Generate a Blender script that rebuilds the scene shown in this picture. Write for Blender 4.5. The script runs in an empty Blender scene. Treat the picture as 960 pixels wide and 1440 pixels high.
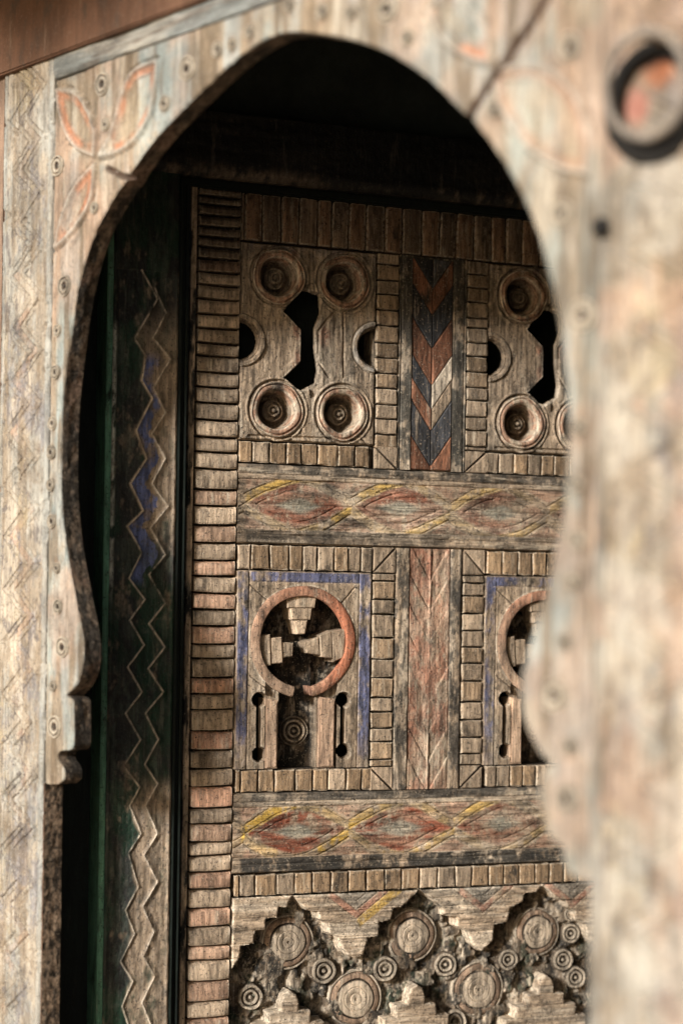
import bpy, bmesh, math, random
import numpy as np
from mathutils import Vector, Matrix, Euler
random.seed(7)
RAD = math.radians
sc = bpy.context.scene
COL = sc.collection

# ------------------------------------------------------------------ camera
FPX, ROLL, CZ = 2600.0, .0155, 1.5
cam = bpy.data.cameras.new("camera"); camo = bpy.data.objects.new("camera", cam); COL.objects.link(camo)
cam.sensor_fit = 'VERTICAL'; cam.sensor_height = 36; cam.lens = 65
cam.shift_y = 130 / 1440
camo.location = (0, 0, CZ)
right = Vector((math.cos(ROLL), 0, math.sin(ROLL))); up = Vector((-math.sin(ROLL), 0, math.cos(ROLL))); back = Vector((0, -1, 0))
camo.rotation_euler = Matrix((right, up, back)).transposed().to_euler()
cam.clip_start = .05; cam.clip_end = 200
cam.dof.use_dof = True; cam.dof.focus_distance = 3.66; cam.dof.aperture_fstop = 1.2; cam.dof.aperture_blades = 0
sc.camera = camo

# ------------------------------------------------------------------ sky and sun
SUN_DIR = Vector((-.64, -.77, .31)).normalized()      # towards the sun
w = bpy.data.worlds.new("World"); sc.world = w; w.use_nodes = True
nt = w.node_tree; bg = nt.nodes['Background']
sky = nt.nodes.new('ShaderNodeTexSky'); sky.sky_type = 'NISHITA'; sky.sun_disc = False
sky.sun_elevation = math.asin(SUN_DIR.z); sky.sun_rotation = math.atan2(SUN_DIR.x, SUN_DIR.y)
sky.dust_density = 4.0; sky.air_density = 1.0; sky.ozone_density = .6
nt.links.new(sky.outputs[0], bg.inputs[0]); bg.inputs[1].default_value = .05
sl = bpy.data.lights.new("sun", 'SUN'); sl.energy = 3.0; sl.angle = RAD(8); sl.color = (1, .975, .94)
so = bpy.data.objects.new("sun", sl); COL.objects.link(so)
so.rotation_euler = SUN_DIR.to_track_quat('Z', 'Y').to_euler()
sc.view_settings.view_transform = 'Standard'; sc.view_settings.look = 'None'
sc.view_settings.exposure = 0.85; sc.view_settings.gamma = 1.0

# ------------------------------------------------------------------ the two planes of the place
def frame(ox, oy, th):
    e = bpy.data.objects.new("tmp", None)
    ex = (math.cos(th), math.sin(th)); ey = (-math.sin(th), math.cos(th))
    def f(px, py, wz=0.0):          # sight line -> (u, v) on the plane standing wz in front of this one
        a = (px - 480) / FPX; b = (850 - py) / FPX
        d = (a * math.cos(ROLL) - b * math.sin(ROLL), 1.0, a * math.sin(ROLL) + b * math.cos(ROLL))
        t = (-wz + ox * ey[0] + oy * ey[1]) / (d[0] * ey[0] + d[1] * ey[1])
        return ((t * d[0] - ox) * ex[0] + (t * d[1] - oy) * ex[1], CZ + t * d[2])
    return f
TH_D = math.atan2(1, 6820 / 2600); O_D = (-.2908, 3.6)
TH_G = math.atan2(-2600, 2380);    O_G = (-.509, 3.35)
D = frame(*O_D, TH_D); G = frame(*O_G, TH_G)
def DP(pts, wz=0): return [D(x, y, wz) for x, y in pts]
def GP(pts, wz=0): return [G(x, y, wz) for x, y in pts]

# ------------------------------------------------------------------ numpy noise
_tab = {}
def vnoise(x, y, seed=0):
    if seed not in _tab: _tab[seed] = np.random.RandomState(seed).rand(256, 256)
    t = _tab[seed]
    xi = np.floor(x).astype(int); yi = np.floor(y).astype(int)
    fx = x - xi; fy = y - yi
    fx = fx * fx * (3 - 2 * fx); fy = fy * fy * (3 - 2 * fy)
    a = t[xi % 256, yi % 256]; b = t[(xi + 1) % 256, yi % 256]
    c = t[xi % 256, (yi + 1) % 256]; d = t[(xi + 1) % 256, (yi + 1) % 256]
    return (a * (1 - fx) + b * fx) * (1 - fy) + (c * (1 - fx) + d * fx) * fy
def fbm(U, V, su, sv, seed=0, octv=4):
    r = 0; amp = 1; tot = 0
    for k in range(octv):
        r = r + amp * vnoise(U * su * 2 ** k + 17.3 * k, V * sv * 2 ** k + 9.1 * k, seed + k); tot += amp; amp *= .55
    return r / tot
def ss(a, b, x):
    t = np.clip((x - a) / (b - a), 0, 1); return t * t * (3 - 2 * t)
def mixc(A, B, m):
    B = np.asarray(B); m = np.asarray(m)[..., None]
    return A * (1 - m) + B * m
def seg_d(U, V, pts, closed=False):
    d = np.full(U.shape, 1e9); n = len(pts)
    for i in range(n if closed else n - 1):
        ax, ay = pts[i]; bx, by = pts[(i + 1) % n]
        dx, dy = bx - ax, by - ay; L = dx * dx + dy * dy + 1e-12
        t = np.clip(((U - ax) * dx + (V - ay) * dy) / L, 0, 1)
        d = np.minimum(d, np.hypot(U - ax - t * dx, V - ay - t * dy))
    return d
def poly_sdf(U, V, pts):
    d = seg_d(U, V, pts, True); ins = np.zeros(U.shape, bool); n = len(pts)
    for i in range(n):
        ax, ay = pts[i]; bx, by = pts[(i + 1) % n]
        c = ((ay > V) != (by > V)) & (U < (bx - ax) * (V - ay) / ((by - ay) if by != ay else 1e-12) + ax)
        ins ^= c
    return np.where(ins, -d, d)

# ------------------------------------------------------------------ objects
def link(name, me, m, parent=None, loc=None, kind=None, color=None):
    o = bpy.data.objects.new(name, me); COL.objects.link(o)
    if m is not None and me is not None and not me.materials: me.materials.append(m)
    if parent is not None: o.parent = parent
    if loc is not None: o.location = loc
    if kind: o['kind'] = kind
    if color is not None: o.color = (*color, 1)
    return o
def thing(name, loc, rz, label, cat, group=None):
    o = bpy.data.objects.new(name, None); COL.objects.link(o); o.empty_display_size = .1
    o.location = loc; o.rotation_euler = (0, 0, rz); o['label'] = label; o['category'] = cat; o['kind'] = 'thing'
    if group: o['group'] = group
    return o
def mesh_from(name, verts, faces, cols=None, smooth=False):
    me = bpy.data.meshes.new(name); me.from_pydata(verts if isinstance(verts, list) else verts.tolist(), [], faces if isinstance(faces, list) else faces.tolist()); me.update()
    if cols is not None:
        at = me.color_attributes.new('Col', 'FLOAT_COLOR', 'POINT')
        c = np.ones((len(me.vertices), 4), np.float32); c[:, :3] = np.clip(cols, .004, 1)
        at.data.foreach_set('color', c.ravel())
    if smooth: me.polygons.foreach_set('use_smooth', [True] * len(me.polygons))
    return me
def relief(name, u0, u1, v0, v1, step, fh, fc, m, parent, back=.012, keep=None, smooth=True, kind=None):
    """carved board: front surface height fh(U,V) towards the viewer, colour fc(U,V,H), rim running back"""
    nu = max(2, int(round((u1 - u0) / step)) + 1); nv = max(2, int(round((v1 - v0) / step)) + 1)
    U, V = np.meshgrid(np.linspace(u0, u1, nu), np.linspace(v0, v1, nv))
    H = fh(U, V); C = fc(U, V, H)
    vs = np.stack([U, -H, V], -1).reshape(-1, 3); cs = C.reshape(-1, 3)
    idx = np.arange(nu * nv).reshape(nv, nu)
    q = np.stack([idx[:-1, :-1], idx[:-1, 1:], idx[1:, 1:], idx[1:, :-1]], -1)
    if keep is not None:
        k = keep(U, V); k = k[:-1, :-1] | k[:-1, 1:] | k[1:, 1:] | k[1:, :-1]; q = q[k]
    q = q.reshape(-1, 4)
    if keep is None or 'panel' in name:
        rim = np.concatenate([idx[0, :], idx[1:, -1], idx[-1, -2::-1], idx[-2:0:-1, 0]])
        rv = vs[rim].copy(); rv[:, 1] = back
        b0 = len(vs); n = len(rim); vs = np.concatenate([vs, rv]); cs = np.concatenate([cs, cs[rim]])
        j = np.arange(n); j2 = (j + 1) % n
        q = np.concatenate([q, np.stack([rim, b0 + j, b0 + j2, rim[j2]], -1)])
    me = mesh_from(name, vs, q, cs, smooth)
    if smooth:
        try: me.set_sharp_from_angle(angle=RAD(50))
        except Exception: pass
    return link(name, me, m, parent, kind=kind)
def prism(name, pts, w0, w1, m, parent, bev=.002, color=None, jit=0, seg=2):
    """outline in the board plane, from depth w0 (back) to w1 (front), front edges worn round"""
    bm = bmesh.new()
    P = [(x + random.uniform(-jit, jit), z + random.uniform(-jit, jit)) for x, z in pts]
    ar = sum(P[i][0] * P[(i + 1) % len(P)][1] - P[(i + 1) % len(P)][0] * P[i][1] for i in range(len(P)))
    if ar < 0: P = P[::-1]
    vf = [bm.verts.new((x, -w1, z)) for x, z in P]; vb = [bm.verts.new((x, -w0, z)) for x, z in P]
    n = len(P); f = bm.faces.new(vf)
    for i in range(n): bm.faces.new((vb[i], vb[(i + 1) % n], vf[(i + 1) % n], vf[i]))
    bm.faces.new(vb[::-1])
    if bev: bmesh.ops.bevel(bm, geom=list(f.edges), offset=bev, segments=seg, affect='EDGES', clamp_overlap=True)
    me = bpy.data.meshes.new(name); bm.to_mesh(me); bm.free()
    return link(name, me, m, parent, color=color)
def lathe(name, prof, n, m, parent, loc, cols=None, a0=0, a1=2 * math.pi, wob=0, squash=1, color=None, cf=None):
    """turned shape, profile (radius, height towards viewer)"""
    full = abs(a1 - a0 - 2 * math.pi) < 1e-6
    vs = []; fs = []; cs = []
    m_ = n if full else n + 1
    for i in range(m_):
        a = a0 + (a1 - a0) * i / n
        k = 1 + wob * (math.sin(3 * a + 1) * .5 + math.sin(5 * a + 2.3) * .5)
        for j, (r, h) in enumerate(prof):
            vs.append((r * k * math.cos(a), -h, r * k * math.sin(a) * squash))
            if cf: cs.append(cf(a, r, h))
            elif cols: cs.append(cols[j])
    L = len(prof)
    for i in range(n):
        i2 = (i + 1) % m_
        for j in range(L - 1):
            fs.append((i * L + j, i * L + j + 1, i2 * L + j + 1, i2 * L + j))
    me = mesh_from(name, vs, fs, np.array(cs) if cs else None, True)
    try: me.set_sharp_from_angle(angle=RAD(45))
    except Exception: pass
    return link(name, me, m, parent, loc, color=color)
def box(name, a, b, m, parent=None, bev=.003, kind=None, color=None):
    bm = bmesh.new(); bmesh.ops.create_cube(bm, size=1)
    for v in bm.verts:
        v.co = Vector([a[i] if v.co[i] < 0 else b[i] for i in range(3)])
    if bev: bmesh.ops.bevel(bm, geom=list(bm.edges), offset=bev, segments=2, affect='EDGES', clamp_overlap=True)
    me = bpy.data.meshes.new(name); bm.to_mesh(me); bm.free()
    return link(name, me, m, parent, kind=kind, color=color)

# ------------------------------------------------------------------ materials
def aged(name, ang, axis='z', src='attr', base=(.3, .22, .15), grain=.45, gscale=1.0, dirt=(.035, .03, .025), dirt_amt=.35,
         spec_amt=.35, wear=(.55, .47, .36), wear_amt=.25, rough=.82, bump=.5, rnd=.25, specular=.25):
    m = bpy.data.materials.new(name); m.use_nodes = True; t = m.node_tree; N = t.nodes; L = t.links
    bs = N['Principled BSDF']
    def nd(k, **kw):
        n = N.new(k)
        for a, b in kw.items(): setattr(n, a, b)
        return n
    geo = nd('ShaderNodeNewGeometry'); mp = nd('ShaderNodeMapping'); mp.inputs['Rotation'].default_value = (0, 0, -ang)
    L.new(geo.outputs['Position'], mp.inputs[0])
    oi = nd('ShaderNodeObjectInfo')
    off = nd('ShaderNodeVectorMath', operation='SCALE'); off.inputs[0].default_value = (7.1, 3.3, 5.7); L.new(oi.outputs['Random'], off.inputs['Scale'])
    ad = nd('ShaderNodeVectorMath', operation='ADD'); L.new(mp.outputs[0], ad.inputs[0]); L.new(off.outputs[0], ad.inputs[1])
    def noise(sv, scale, detail=5, rough_=.6, dist=0):
        s = nd('ShaderNodeVectorMath', operation='MULTIPLY'); s.inputs[1].default_value = sv; L.new(ad.outputs[0], s.inputs[0])
        n = nd('ShaderNodeTexNoise'); n.inputs['Scale'].default_value = scale; n.inputs['Detail'].default_value = detail
        n.inputs['Roughness'].default_value = rough_; n.inputs['Distortion'].default_value = dist; L.new(s.outputs[0], n.inputs['Vector']); return n.outputs[0]
    def ramp(x, a, b, lo=0., hi=1.):
        r = nd('ShaderNodeMapRange'); r.interpolation_type = 'SMOOTHSTEP'; r.inputs[1].default_value = a; r.inputs[2].default_value = b
        r.inputs[3].default_value = lo; r.inputs[4].default_value = hi; L.new(x, r.inputs[0]); return r.outputs[0]
    def mul(a, b):
        n = nd('ShaderNodeMath', operation='MULTIPLY')
        L.new(a, n.inputs[0])
        if isinstance(b, (int, float)): n.inputs[1].default_value = b
        else: L.new(b, n.inputs[1])
        return n.outputs[0]
    def mix(a, b, f, mode='MIX'):
        n = nd('ShaderNodeMix', data_type='RGBA', blend_type=mode)
        if isinstance(f, (int, float)): n.inputs[0].default_value = f
        else: L.new(f, n.inputs[0])
        for s, v in ((6, a), (7, b)):
            if isinstance(v, tuple): n.inputs[s].default_value = (*v, 1)
            else: L.new(v, n.inputs[s])
        return n.outputs[2]
    if src == 'attr':
        c = nd('ShaderNodeVertexColor', layer_name='Col').outputs[0]
    elif src == 'obj': c = oi.outputs['Color']
    else:
        rgb = nd('ShaderNodeRGB'); rgb.outputs[0].default_value = (*base, 1); c = rgb.outputs[0]
    gs = {'z': (1, 1, .12), 'x': (.12, 1, 1), 'n': (1, 1, 1)}[axis]
    gr = noise(gs, 130 * gscale, 6, .65, .4)
    gf = ramp(gr, .3, .72, 1 - grain, 1 + grain * .55)
    cg = nd('ShaderNodeCombineColor'); [L.new(gf, cg.inputs[i]) for i in range(3)]
    c = mix(c, cg.outputs[0], 1.0, 'MULTIPLY')
    rf = ramp(oi.outputs['Random'], 0, 1, 1 - rnd, 1 + rnd)
    cr = nd('ShaderNodeCombineColor'); [L.new(rf, cr.inputs[i]) for i in range(3)]
    c = mix(c, cr.outputs[0], 1.0, 'MULTIPLY')
    ln_ = noise((1, 1, 1), 7, 4, .6); lf = ramp(ln_, .3, .7, .72, 1.18)
    cl_ = nd('ShaderNodeCombineColor'); [L.new(lf, cl_.inputs[i]) for i in range(3)]
    c = mix(c, cl_.outputs[0], 1.0, 'MULTIPLY')
    # pale wear where the surface has been rubbed
    wn = noise(gs, 60 * gscale, 8, .7); wm = mul(ramp(wn, .56, .68), wear_amt * 2)
    c = mix(c, wear, wm)
    # grime blotches, long streaks of them along the grain
    dn = noise(tuple(.4 + .6 * g for g in gs), 22, 8, .7, .3); dm = mul(ramp(dn, .52, .70), dirt_amt * 2)
    c = mix(c, dirt, dm)
    sn = noise((1, 1, 1), 210, 4, .7); sm = mul(ramp(sn, .55, .68), spec_amt * 2)
    c = mix(c, dirt, sm)
    pn = noise((1, 1, 1), 260, 3, .6); c = mix(c, wear, mul(ramp(pn, .60, .70), wear_amt * 1.6))
    if src == 'obj':                      # arrises rubbed pale
        em = nd('ShaderNodeVertexColor', layer_name='Col').outputs[0]; sp_ = nd('ShaderNodeSeparateColor'); L.new(em, sp_.inputs[0])
        c = mix(c, (.62, .53, .41), mul(mul(sp_.outputs[0], ramp(noise((1, 1, 1), 120, 4, .7), .40, .56)), .8))
    L.new(c, bs.inputs['Base Color']); bs.inputs['Roughness'].default_value = rough
    try: bs.inputs['Specular IOR Level'].default_value = specular
    except Exception: pass
    if bump:
        b1 = nd('ShaderNodeBump'); b1.inputs['Strength'].default_value = bump; b1.inputs['Distance'].default_value = .002; L.new(gr, b1.inputs['Height'])
        b2 = nd('ShaderNodeBump'); b2.inputs['Strength'].default_value = bump; b2.inputs['Distance'].default_value = .0028; L.new(sn, b2.inputs['Height']); L.new(b1.outputs[0], b2.inputs['Normal'])
        b3 = nd('ShaderNodeBump'); b3.inputs['Strength'].default_value = bump; b3.inputs['Distance'].default_value = .004; L.new(dn, b3.inputs['Height']); L.new(b2.outputs[0], b3.inputs['Normal'])
        L.new(b3.outputs[0], bs.inputs['Normal'])
    return m
WOOD = np.array((.46, .352, .25)); PALE = np.array((.68, .58, .455)); DKW = np.array((.14, .105, .075))
RED = np.array((.36, .115, .065)); ORA = np.array((.52, .21, .12)); BLU = np.array((.11, .14, .29)); YEL = np.array((.62, .40, .09))
BLK = np.array((.022, .024, .024)); GRN = np.array((.018, .06, .035)); PNK = np.array((.5, .27, .18))
M_dz = aged('carved_wood_upright', TH_D, 'z', grain=.65, dirt_amt=.46, spec_amt=.5, wear_amt=.35, rnd=.05, bump=.8)
M_dx = aged('carved_wood_level', TH_D, 'x', grain=.65, dirt_amt=.46, spec_amt=.5, wear_amt=.35, rnd=.05, bump=.8)
M_bx = aged('slat_wood_level', TH_D, 'z', 'obj', grain=.6, dirt_amt=.38, spec_amt=.5, rnd=.22, wear_amt=.35, bump=.8)
M_bz = aged('slat_wood_upright', TH_D, 'z', 'obj', grain=.6, dirt_amt=.5, spec_amt=.5, rnd=.22, wear_amt=.25, bump=.8)
M_ch = aged('worn_chevron_paint', TH_D, 'z', 'obj', grain=.7, dirt_amt=.5, spec_amt=.5, rnd=.25, wear=(.36, .29, .22), wear_amt=.55, bump=.8)
M_pz = aged('post_wood', TH_D, 'z', grain=.5, dirt_amt=.25, spec_amt=.5, rnd=.05, rough=.6, specular=.4, wear_amt=.12, wear=(.3, .27, .22))
M_gz = aged('gate_wood_upright', TH_G, 'z', grain=.32, dirt=(.085, .07, .055), dirt_amt=.34, spec_amt=.34, rnd=.03, wear=(.56, .51, .43), wear_amt=.3)
M_gx = aged('gate_wood_level', TH_G, 'x', grain=.3, dirt=(.10, .09, .08), dirt_amt=.3, spec_amt=.3, rnd=.03, wear=(.44, .42, .38), wear_amt=.3)
M_edge = aged('sawn_edge_wood', TH_G, 'n', grain=.7, dirt=(.02, .016, .012), dirt_amt=.5, spec_amt=.6, rnd=.03, wear=(.45, .36, .26), wear_amt=.25)
M_beam = aged('rusty_brown_beam', TH_G, 'z', 'base', base=(.155, .082, .05), grain=.25, gscale=.35, dirt=(.085, .06, .045), dirt_amt=.6, spec_amt=.3, wear=(.24, .17, .12), wear_amt=.45, rnd=0)
M_batten = aged('pinkish_batten', TH_G, 'z', 'base', base=(.30, .20, .14), grain=.35, dirt=(.1, .07, .05), dirt_amt=.3, wear=(.4, .32, .25), wear_amt=.3, rnd=0)
M_iron = aged('dark_iron', TH_G, 'n', 'base', base=(.012, .011, .010), grain=.3, dirt_amt=.1, wear=(.05, .04, .03), wear_amt=.1, rough=.5, rnd=0, bump=.3)
M_ring = aged('worn_pale_iron', TH_G, 'n', 'base', base=(.27, .235, .20), grain=.25, dirt=(.2, .15, .1), dirt_amt=.3, wear=(.42, .38, .33), wear_amt=.3, rough=.5, rnd=0, bump=.3)
M_black = aged('black_green_paint_and_shade', TH_D, 'z', 'base', base=(.012, .018, .015), grain=.3, dirt=(.008, .007, .006), dirt_amt=.3, wear=(.09, .075, .055), wear_amt=.06, rough=.6, rnd=0)  # black frame paint; also carries the shade of backboard and left gap
M_plaster = aged('earth_plaster', TH_G, 'n', 'base', base=(.42, .30, .20), grain=.2, gscale=.3, dirt=(.22, .15, .1), dirt_amt=.3, wear=(.5, .4, .3), wear_amt=.2, rnd=0)
M_ground = aged('packed_earth', 0, 'n', 'base', base=(.34, .26, .18), grain=.2, gscale=.2, dirt=(.2, .15, .1), dirt_amt=.3, wear=(.42, .34, .25), wear_amt=.2, rnd=0)

# ------------------------------------------------------------------ setting
me = mesh_from('ground', [(-40, -40, 0), (40, -40, 0), (40, 40, 0), (-40, 40, 0)], [(0, 1, 2, 3)])
link('ground', me, M_ground, kind='structure')

# ================================================================== INNER DOOR
door = thing('carved_door', (O_D[0], O_D[1], 0), TH_D, 'weathered brown carved door panel with round rosettes and slatted borders seen through the keyhole opening', 'door')
ULB, URB = 0.0, 1.005              # leaf edges
UB = .0905                         # edge between slats and panels
P1 = (UB + .001, .3765); C1 = (.3775, .4275); MC = (.4295, .5755); C2 = (.5775, .6275); P2 = (.6285, .6285 + P1[1] - P1[0]); RB = (P2[1] + .001, P2[1] + .091)
ULB2 = RB[1]
VT = D(350, 268)[1]                # top of door
V_top_bars = (2.2135, 2.300)
V_p_top = (1.822, 2.2105)
V_row1 = (1.776, 1.820)
V_rail1 = (1.6175, 1.775)
V_row2 = (1.5655, 1.6165)
V_p2 = (1.1725, 1.5645)
V_row3 = (1.1255, 1.1715)
V_rail2 = (.966, 1.1245)
V_row4 = (.921, .965)
V_low = (.25, .920)
box('backboard', (ULB - .004, .066, .03), (ULB2 + .004, .09, 2.325), M_black, door)  # black colour stands in for deep shade behind the pierced cuts
box('batten', (ULB, .020, .03), (UB, .065, 2.31), M_bx, door, color=tuple(DKW * .35))
box('batten', (RB[0], .020, .03), (RB[1], .065, 2.31), M_bx, door, color=tuple(DKW * .35))
for a, b in ((C1[0], C1[1]), (C2[0], C2[1])):
    for va, vb in ((V_row1[0], 2.2125), (V_row3[0], V_row2[1])):
        box('batten', (a, .0115, va), (b, .065, vb), M_bx, door, bev=.001, color=tuple(DKW * .35))
for p in (P1, P2):
    for va, vb in (V_row1, V_row2, V_row3):
        box('batten', (p[0] + .0005, .0118, va), (p[1] - .0005, .065, vb), M_bz, door, bev=.001, color=tuple(DKW * .35))
box('batten', (UB + .0005, .0118, V_row4[0]), (RB[0] - .0005, .065, V_row4[1]), M_bz, door, bev=.001, color=tuple(DKW * .35))
box('batten', (UB + .0005, .0112, V_top_bars[0]), (RB[0] - .0005, .065, V_top_bars[1] + .01), M_bz, door, bev=.001, color=tuple(DKW * .35))
# thin light strip down the left edge of the leaf
relief('edge_strip', -.013, -.002, .03, 2.31, .003, lambda U, V: .001 + .002 * fbm(U, V, 60, 12, 3),
       lambda U, V, H: mixc(np.ones(U.shape + (3,)) * WOOD * 1.15, BLK, ss(.5, .62, fbm(U, V, 80, 14, 8))), M_dz, door, back=.065)

# --- slats: chip-carved, each with a sloping upper lip and a square lower edge
def slat_mesh(seed, upright=False, lens=1.0):
    r = random.Random(seed); nx, ny = 7, 6
    ts = [0, .06, .2, .5, .84, 1.0]
    vs = []; fs = []
    for j in range(ny):
        for i in range(nx):
            s = i / (nx - 1); t = ts[j]
            mid = math.sin(math.pi * s) ** .6 if 0 < s < 1 else 0
            if j == ny - 1: y = .003 + .0095 * mid * lens
            elif j == ny - 2: y = .0012 * mid
            elif j == 0: y = .0016
            else: y = 0.0
            y += r.uniform(-.0006, .0006) + (.0012 if i in (0, nx - 1) else 0)
            s = [0, .03, .2, .5, .8, .97, 1][i]; x = s - .5 + r.uniform(-.004, .004); z = t - .5
            if j in (0, ny - 1): z += (.035 * (1 - mid) if j == 0 else -.0 * mid) + r.uniform(-.02, .02)
            vs.append((x, y, z))
    for j in range(ny - 1):
        for i in range(nx - 1):
            a = j * nx + i; fs.append((a, a + 1, a + nx + 1, a + nx))
    rim = list(range(nx)) + [nx * k + nx - 1 for k in range(1, ny)] + [nx * (ny - 1) + k for k in range(nx - 2, -1, -1)] + [nx * k for k in range(ny - 2, 0, -1)]
    b = len(vs)
    for k in rim: x, y, z = vs[k]; vs.append((x, .024, z))
    n = len(rim)
    for k in range(n): fs.append((rim[k], b + k, b + (k + 1) % n, rim[(k + 1) % n]))
    ec = np.array([(1., 1., 1.) if (k < nx * ny and (k % nx in (0, nx - 1) or k // nx in (0,) or (upright and k // nx in (0, ny - 1)))) else (0., 0., 0.) for k in range(len(vs))])
    if upright: vs = [(z, y, -x) for x, y, z in vs]
    me = mesh_from('slat', vs, fs, ec, True)
    try: me.set_sharp_from_angle(angle=RAD(28))
    except Exception: pass
    return me
def pillow_mesh(seed, upright=False):
    r = random.Random(seed); n = 5; ts = [0, .06, .5, .94, 1]; vs = []; fs = []
    for j in range(n):
        for i in range(n):
            e = (i in (0, n - 1)) + (j in (0, n - 1))
            y = (.0020 if e else 0) + (-.0003 if i == 2 and j == 2 else 0) + r.uniform(-.0005, .0005)
            vs.append((ts[i] - .5 + r.uniform(-.03, .03), y, ts[j] - .5 + r.uniform(-.03, .03)))
    for j in range(n - 1):
        for i in range(n - 1):
            a = j * n + i; fs.append((a, a + 1, a + n + 1, a + n))
    rim = list(range(n)) + [n * k + n - 1 for k in range(1, n)] + [n * (n - 1) + k for k in range(n - 2, -1, -1)] + [n * k for k in range(n - 2, 0, -1)]
    b = len(vs)
    for k in rim: x, y, z = vs[k]; vs.append((x, .0145, z))
    L_ = len(rim)
    for k in range(L_): fs.append((rim[k], b + k, b + (k + 1) % L_, rim[(k + 1) % L_]))
    ec = np.array([(1., 1., 1.) if (k < n * n and (k % n in (0, n - 1) or k // n in (0, n - 1))) else (0., 0., 0.) for k in range(len(vs))])
    me = mesh_from('brick', vs, fs, ec, False)
    return me
SL = [slat_mesh(i) for i in range(6)]; SV = [slat_mesh(20 + i, True, .15) for i in range(5)]
BR = [pillow_mesh(40 + i) for i in range(8)]; BV = [pillow_mesh(60 + i) for i in range(8)]
for m_ in SL: m_.materials.append(M_bx)
for m_ in SV: m_.materials.append(M_bz)
for m_ in BR: m_.materials.append(M_bx)
for m_ in BV: m_.materials.append(M_bz)
def piece(name, pool, ua, ub, va, vb, color, gap=.0040, dy=0):
    o = bpy.data.objects.new(name, random.choice(pool)); COL.objects.link(o); o.parent = door
    o.location = ((ua + ub) / 2, dy + random.uniform(-.0018, .0014), (va + vb) / 2)
    o.scale = (max(ub - ua - gap, .004), 1, max(vb - va - gap, .004)); o.rotation_euler = (random.uniform(-.03, .03), random.uniform(-.022, .022), 0)
    o.color = (*[float(x) for x in color], 1); return o
def jit(c, k=.12): c = np.array(c); return np.clip(c * random.uniform(1 - k, 1 + k), 0, 1)

ys = [262, 275, 287, 302, 318, 332, 347, 363, 382, 400, 420, 441, 461, 482, 500, 523, 544, 566, 590, 614, 635, 659, 688, 711, 738, 763, 788, 810, 834, 857, 880, 906,
      926, 953, 976, 998, 1028, 1055, 1081, 1106, 1136, 1158, 1184, 1203, 1226, 1250, 1277, 1303, 1330, 1350, 1379, 1408, 1431, 1455, 1480]
reds = {363: .5, 420: .15, 688: .55, 738: .55, 788: .75, 834: .75, 880: .85, 953: 1.2, 1028: 1.35, 1106: 1.2, 1158: .6, 1226: .85, 1277: .8, 1330: .6, 1379: .7, 1431: .75}
vv = [D(300, y)[1] for y in ys]
while vv[-1] > .06: vv.append(vv[-1] - random.uniform(.032, .042))
for k in range(len(vv) - 1):
    rr = reds.get(ys[k], 0) if k < len(ys) else random.choice((0, .7))
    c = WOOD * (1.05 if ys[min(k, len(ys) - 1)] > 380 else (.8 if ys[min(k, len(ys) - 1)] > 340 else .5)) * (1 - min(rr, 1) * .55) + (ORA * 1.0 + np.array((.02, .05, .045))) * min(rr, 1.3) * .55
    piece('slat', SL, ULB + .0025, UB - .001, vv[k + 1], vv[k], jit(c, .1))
    c2 = WOOD if random.random() < .5 else WOOD * .5 + ORA * .5
    piece('slat', SL, RB[0] + .001, RB[1] - .002, vv[k + 1], vv[k], jit(c2, .1))
# top row of upright slats
xs = [344, 369, 396, 421, 447, 467, 491, 515, 542, 566, 594, 619, 642, 667, 692, 712, 735]
us = [UB] + [D(x, 330)[0] for x in xs]
while us[-1] < RB[0] - .03: us.append(us[-1] + random.uniform(.035, .045))
us[-1] = RB[0]
for k in range(len(us) - 1):
    piece('slat', SV, us[k], us[k + 1], V_top_bars[0], V_top_bars[1] + .008, jit(WOOD * np.array((.68, .55, .48)) if k % 2 else WOOD * np.array((.5, .47, .46)), .15))

def row(xpx, ypx, vr, tint=1.0, end=None):
    us = [D(x, ypx)[0] for x in xpx]
    if end is not None:
        while us[-1] < end - .03: us.append(us[-1] + random.uniform(.03, .038))
        us[-1] = end
    for a, b in zip(us, us[1:]):
        piece('brick', BV, a, b, vr[0], vr[1], jit(WOOD * tint * random.choice((np.array((1, 1, 1)), np.array((.8, .72, .62)), np.array((.95, .85, .72)))), .15))
row([336, 355, 379, 403, 424, 447, 475, 499, 520], 640, V_row1, .92)
row([682, 701, 722, 742, 761, 779], 655, V_row1, .8, P2[1])
row([334, 353, 380, 407, 426, 446, 470, 490, 508, 524], 785, V_row2, 1.0)
row([684, 706, 728, 748, 768], 790, V_row2, .9, P2[1])
row([331, 338, 363, 386, 415, 440, 461, 487, 508, 524], 1098, V_row3, .95)
row([682, 697, 717, 735, 753], 1090, V_row3, 1.05, P2[1])
row([329, 337, 359, 389, 415, 440, 466, 490, 515, 541, 565, 590, 615, 640, 663, 687, 708, 730, 752, 772, 792], 1232, V_row4, 1.0, RB[0])
def colm(x, ypx, c, vtop, vbot, tint=1.0):
    vs_ = [vtop] + [D(x, y)[1] for y in ypx] + [vbot]
    for a, b in zip(vs_[1:], vs_):
        piece('brick', BR, c[0], c[1], a, b, jit(WOOD * tint * random.choice((np.array((1, 1, 1)), np.array((.9, .84, .76)))), .12))
colm(545, [372, 394, 414, 436, 458, 482, 503, 525, 546, 569, 589, 611, 630], C1, 2.2125, V_row1[1] + .001, .8)
colm(668, [386, 405, 425, 447, 461, 482, 501, 523, 545, 563, 586, 605, 628], C2, 2.2125, V_row1[1] + .001, .68)
colm(538, [817, 843, 864, 897, 927, 953, 981, 1001, 1024, 1043, 1068], C1, V_row2[0] - .001, V_row3[1] + .001, 1.0)
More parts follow.
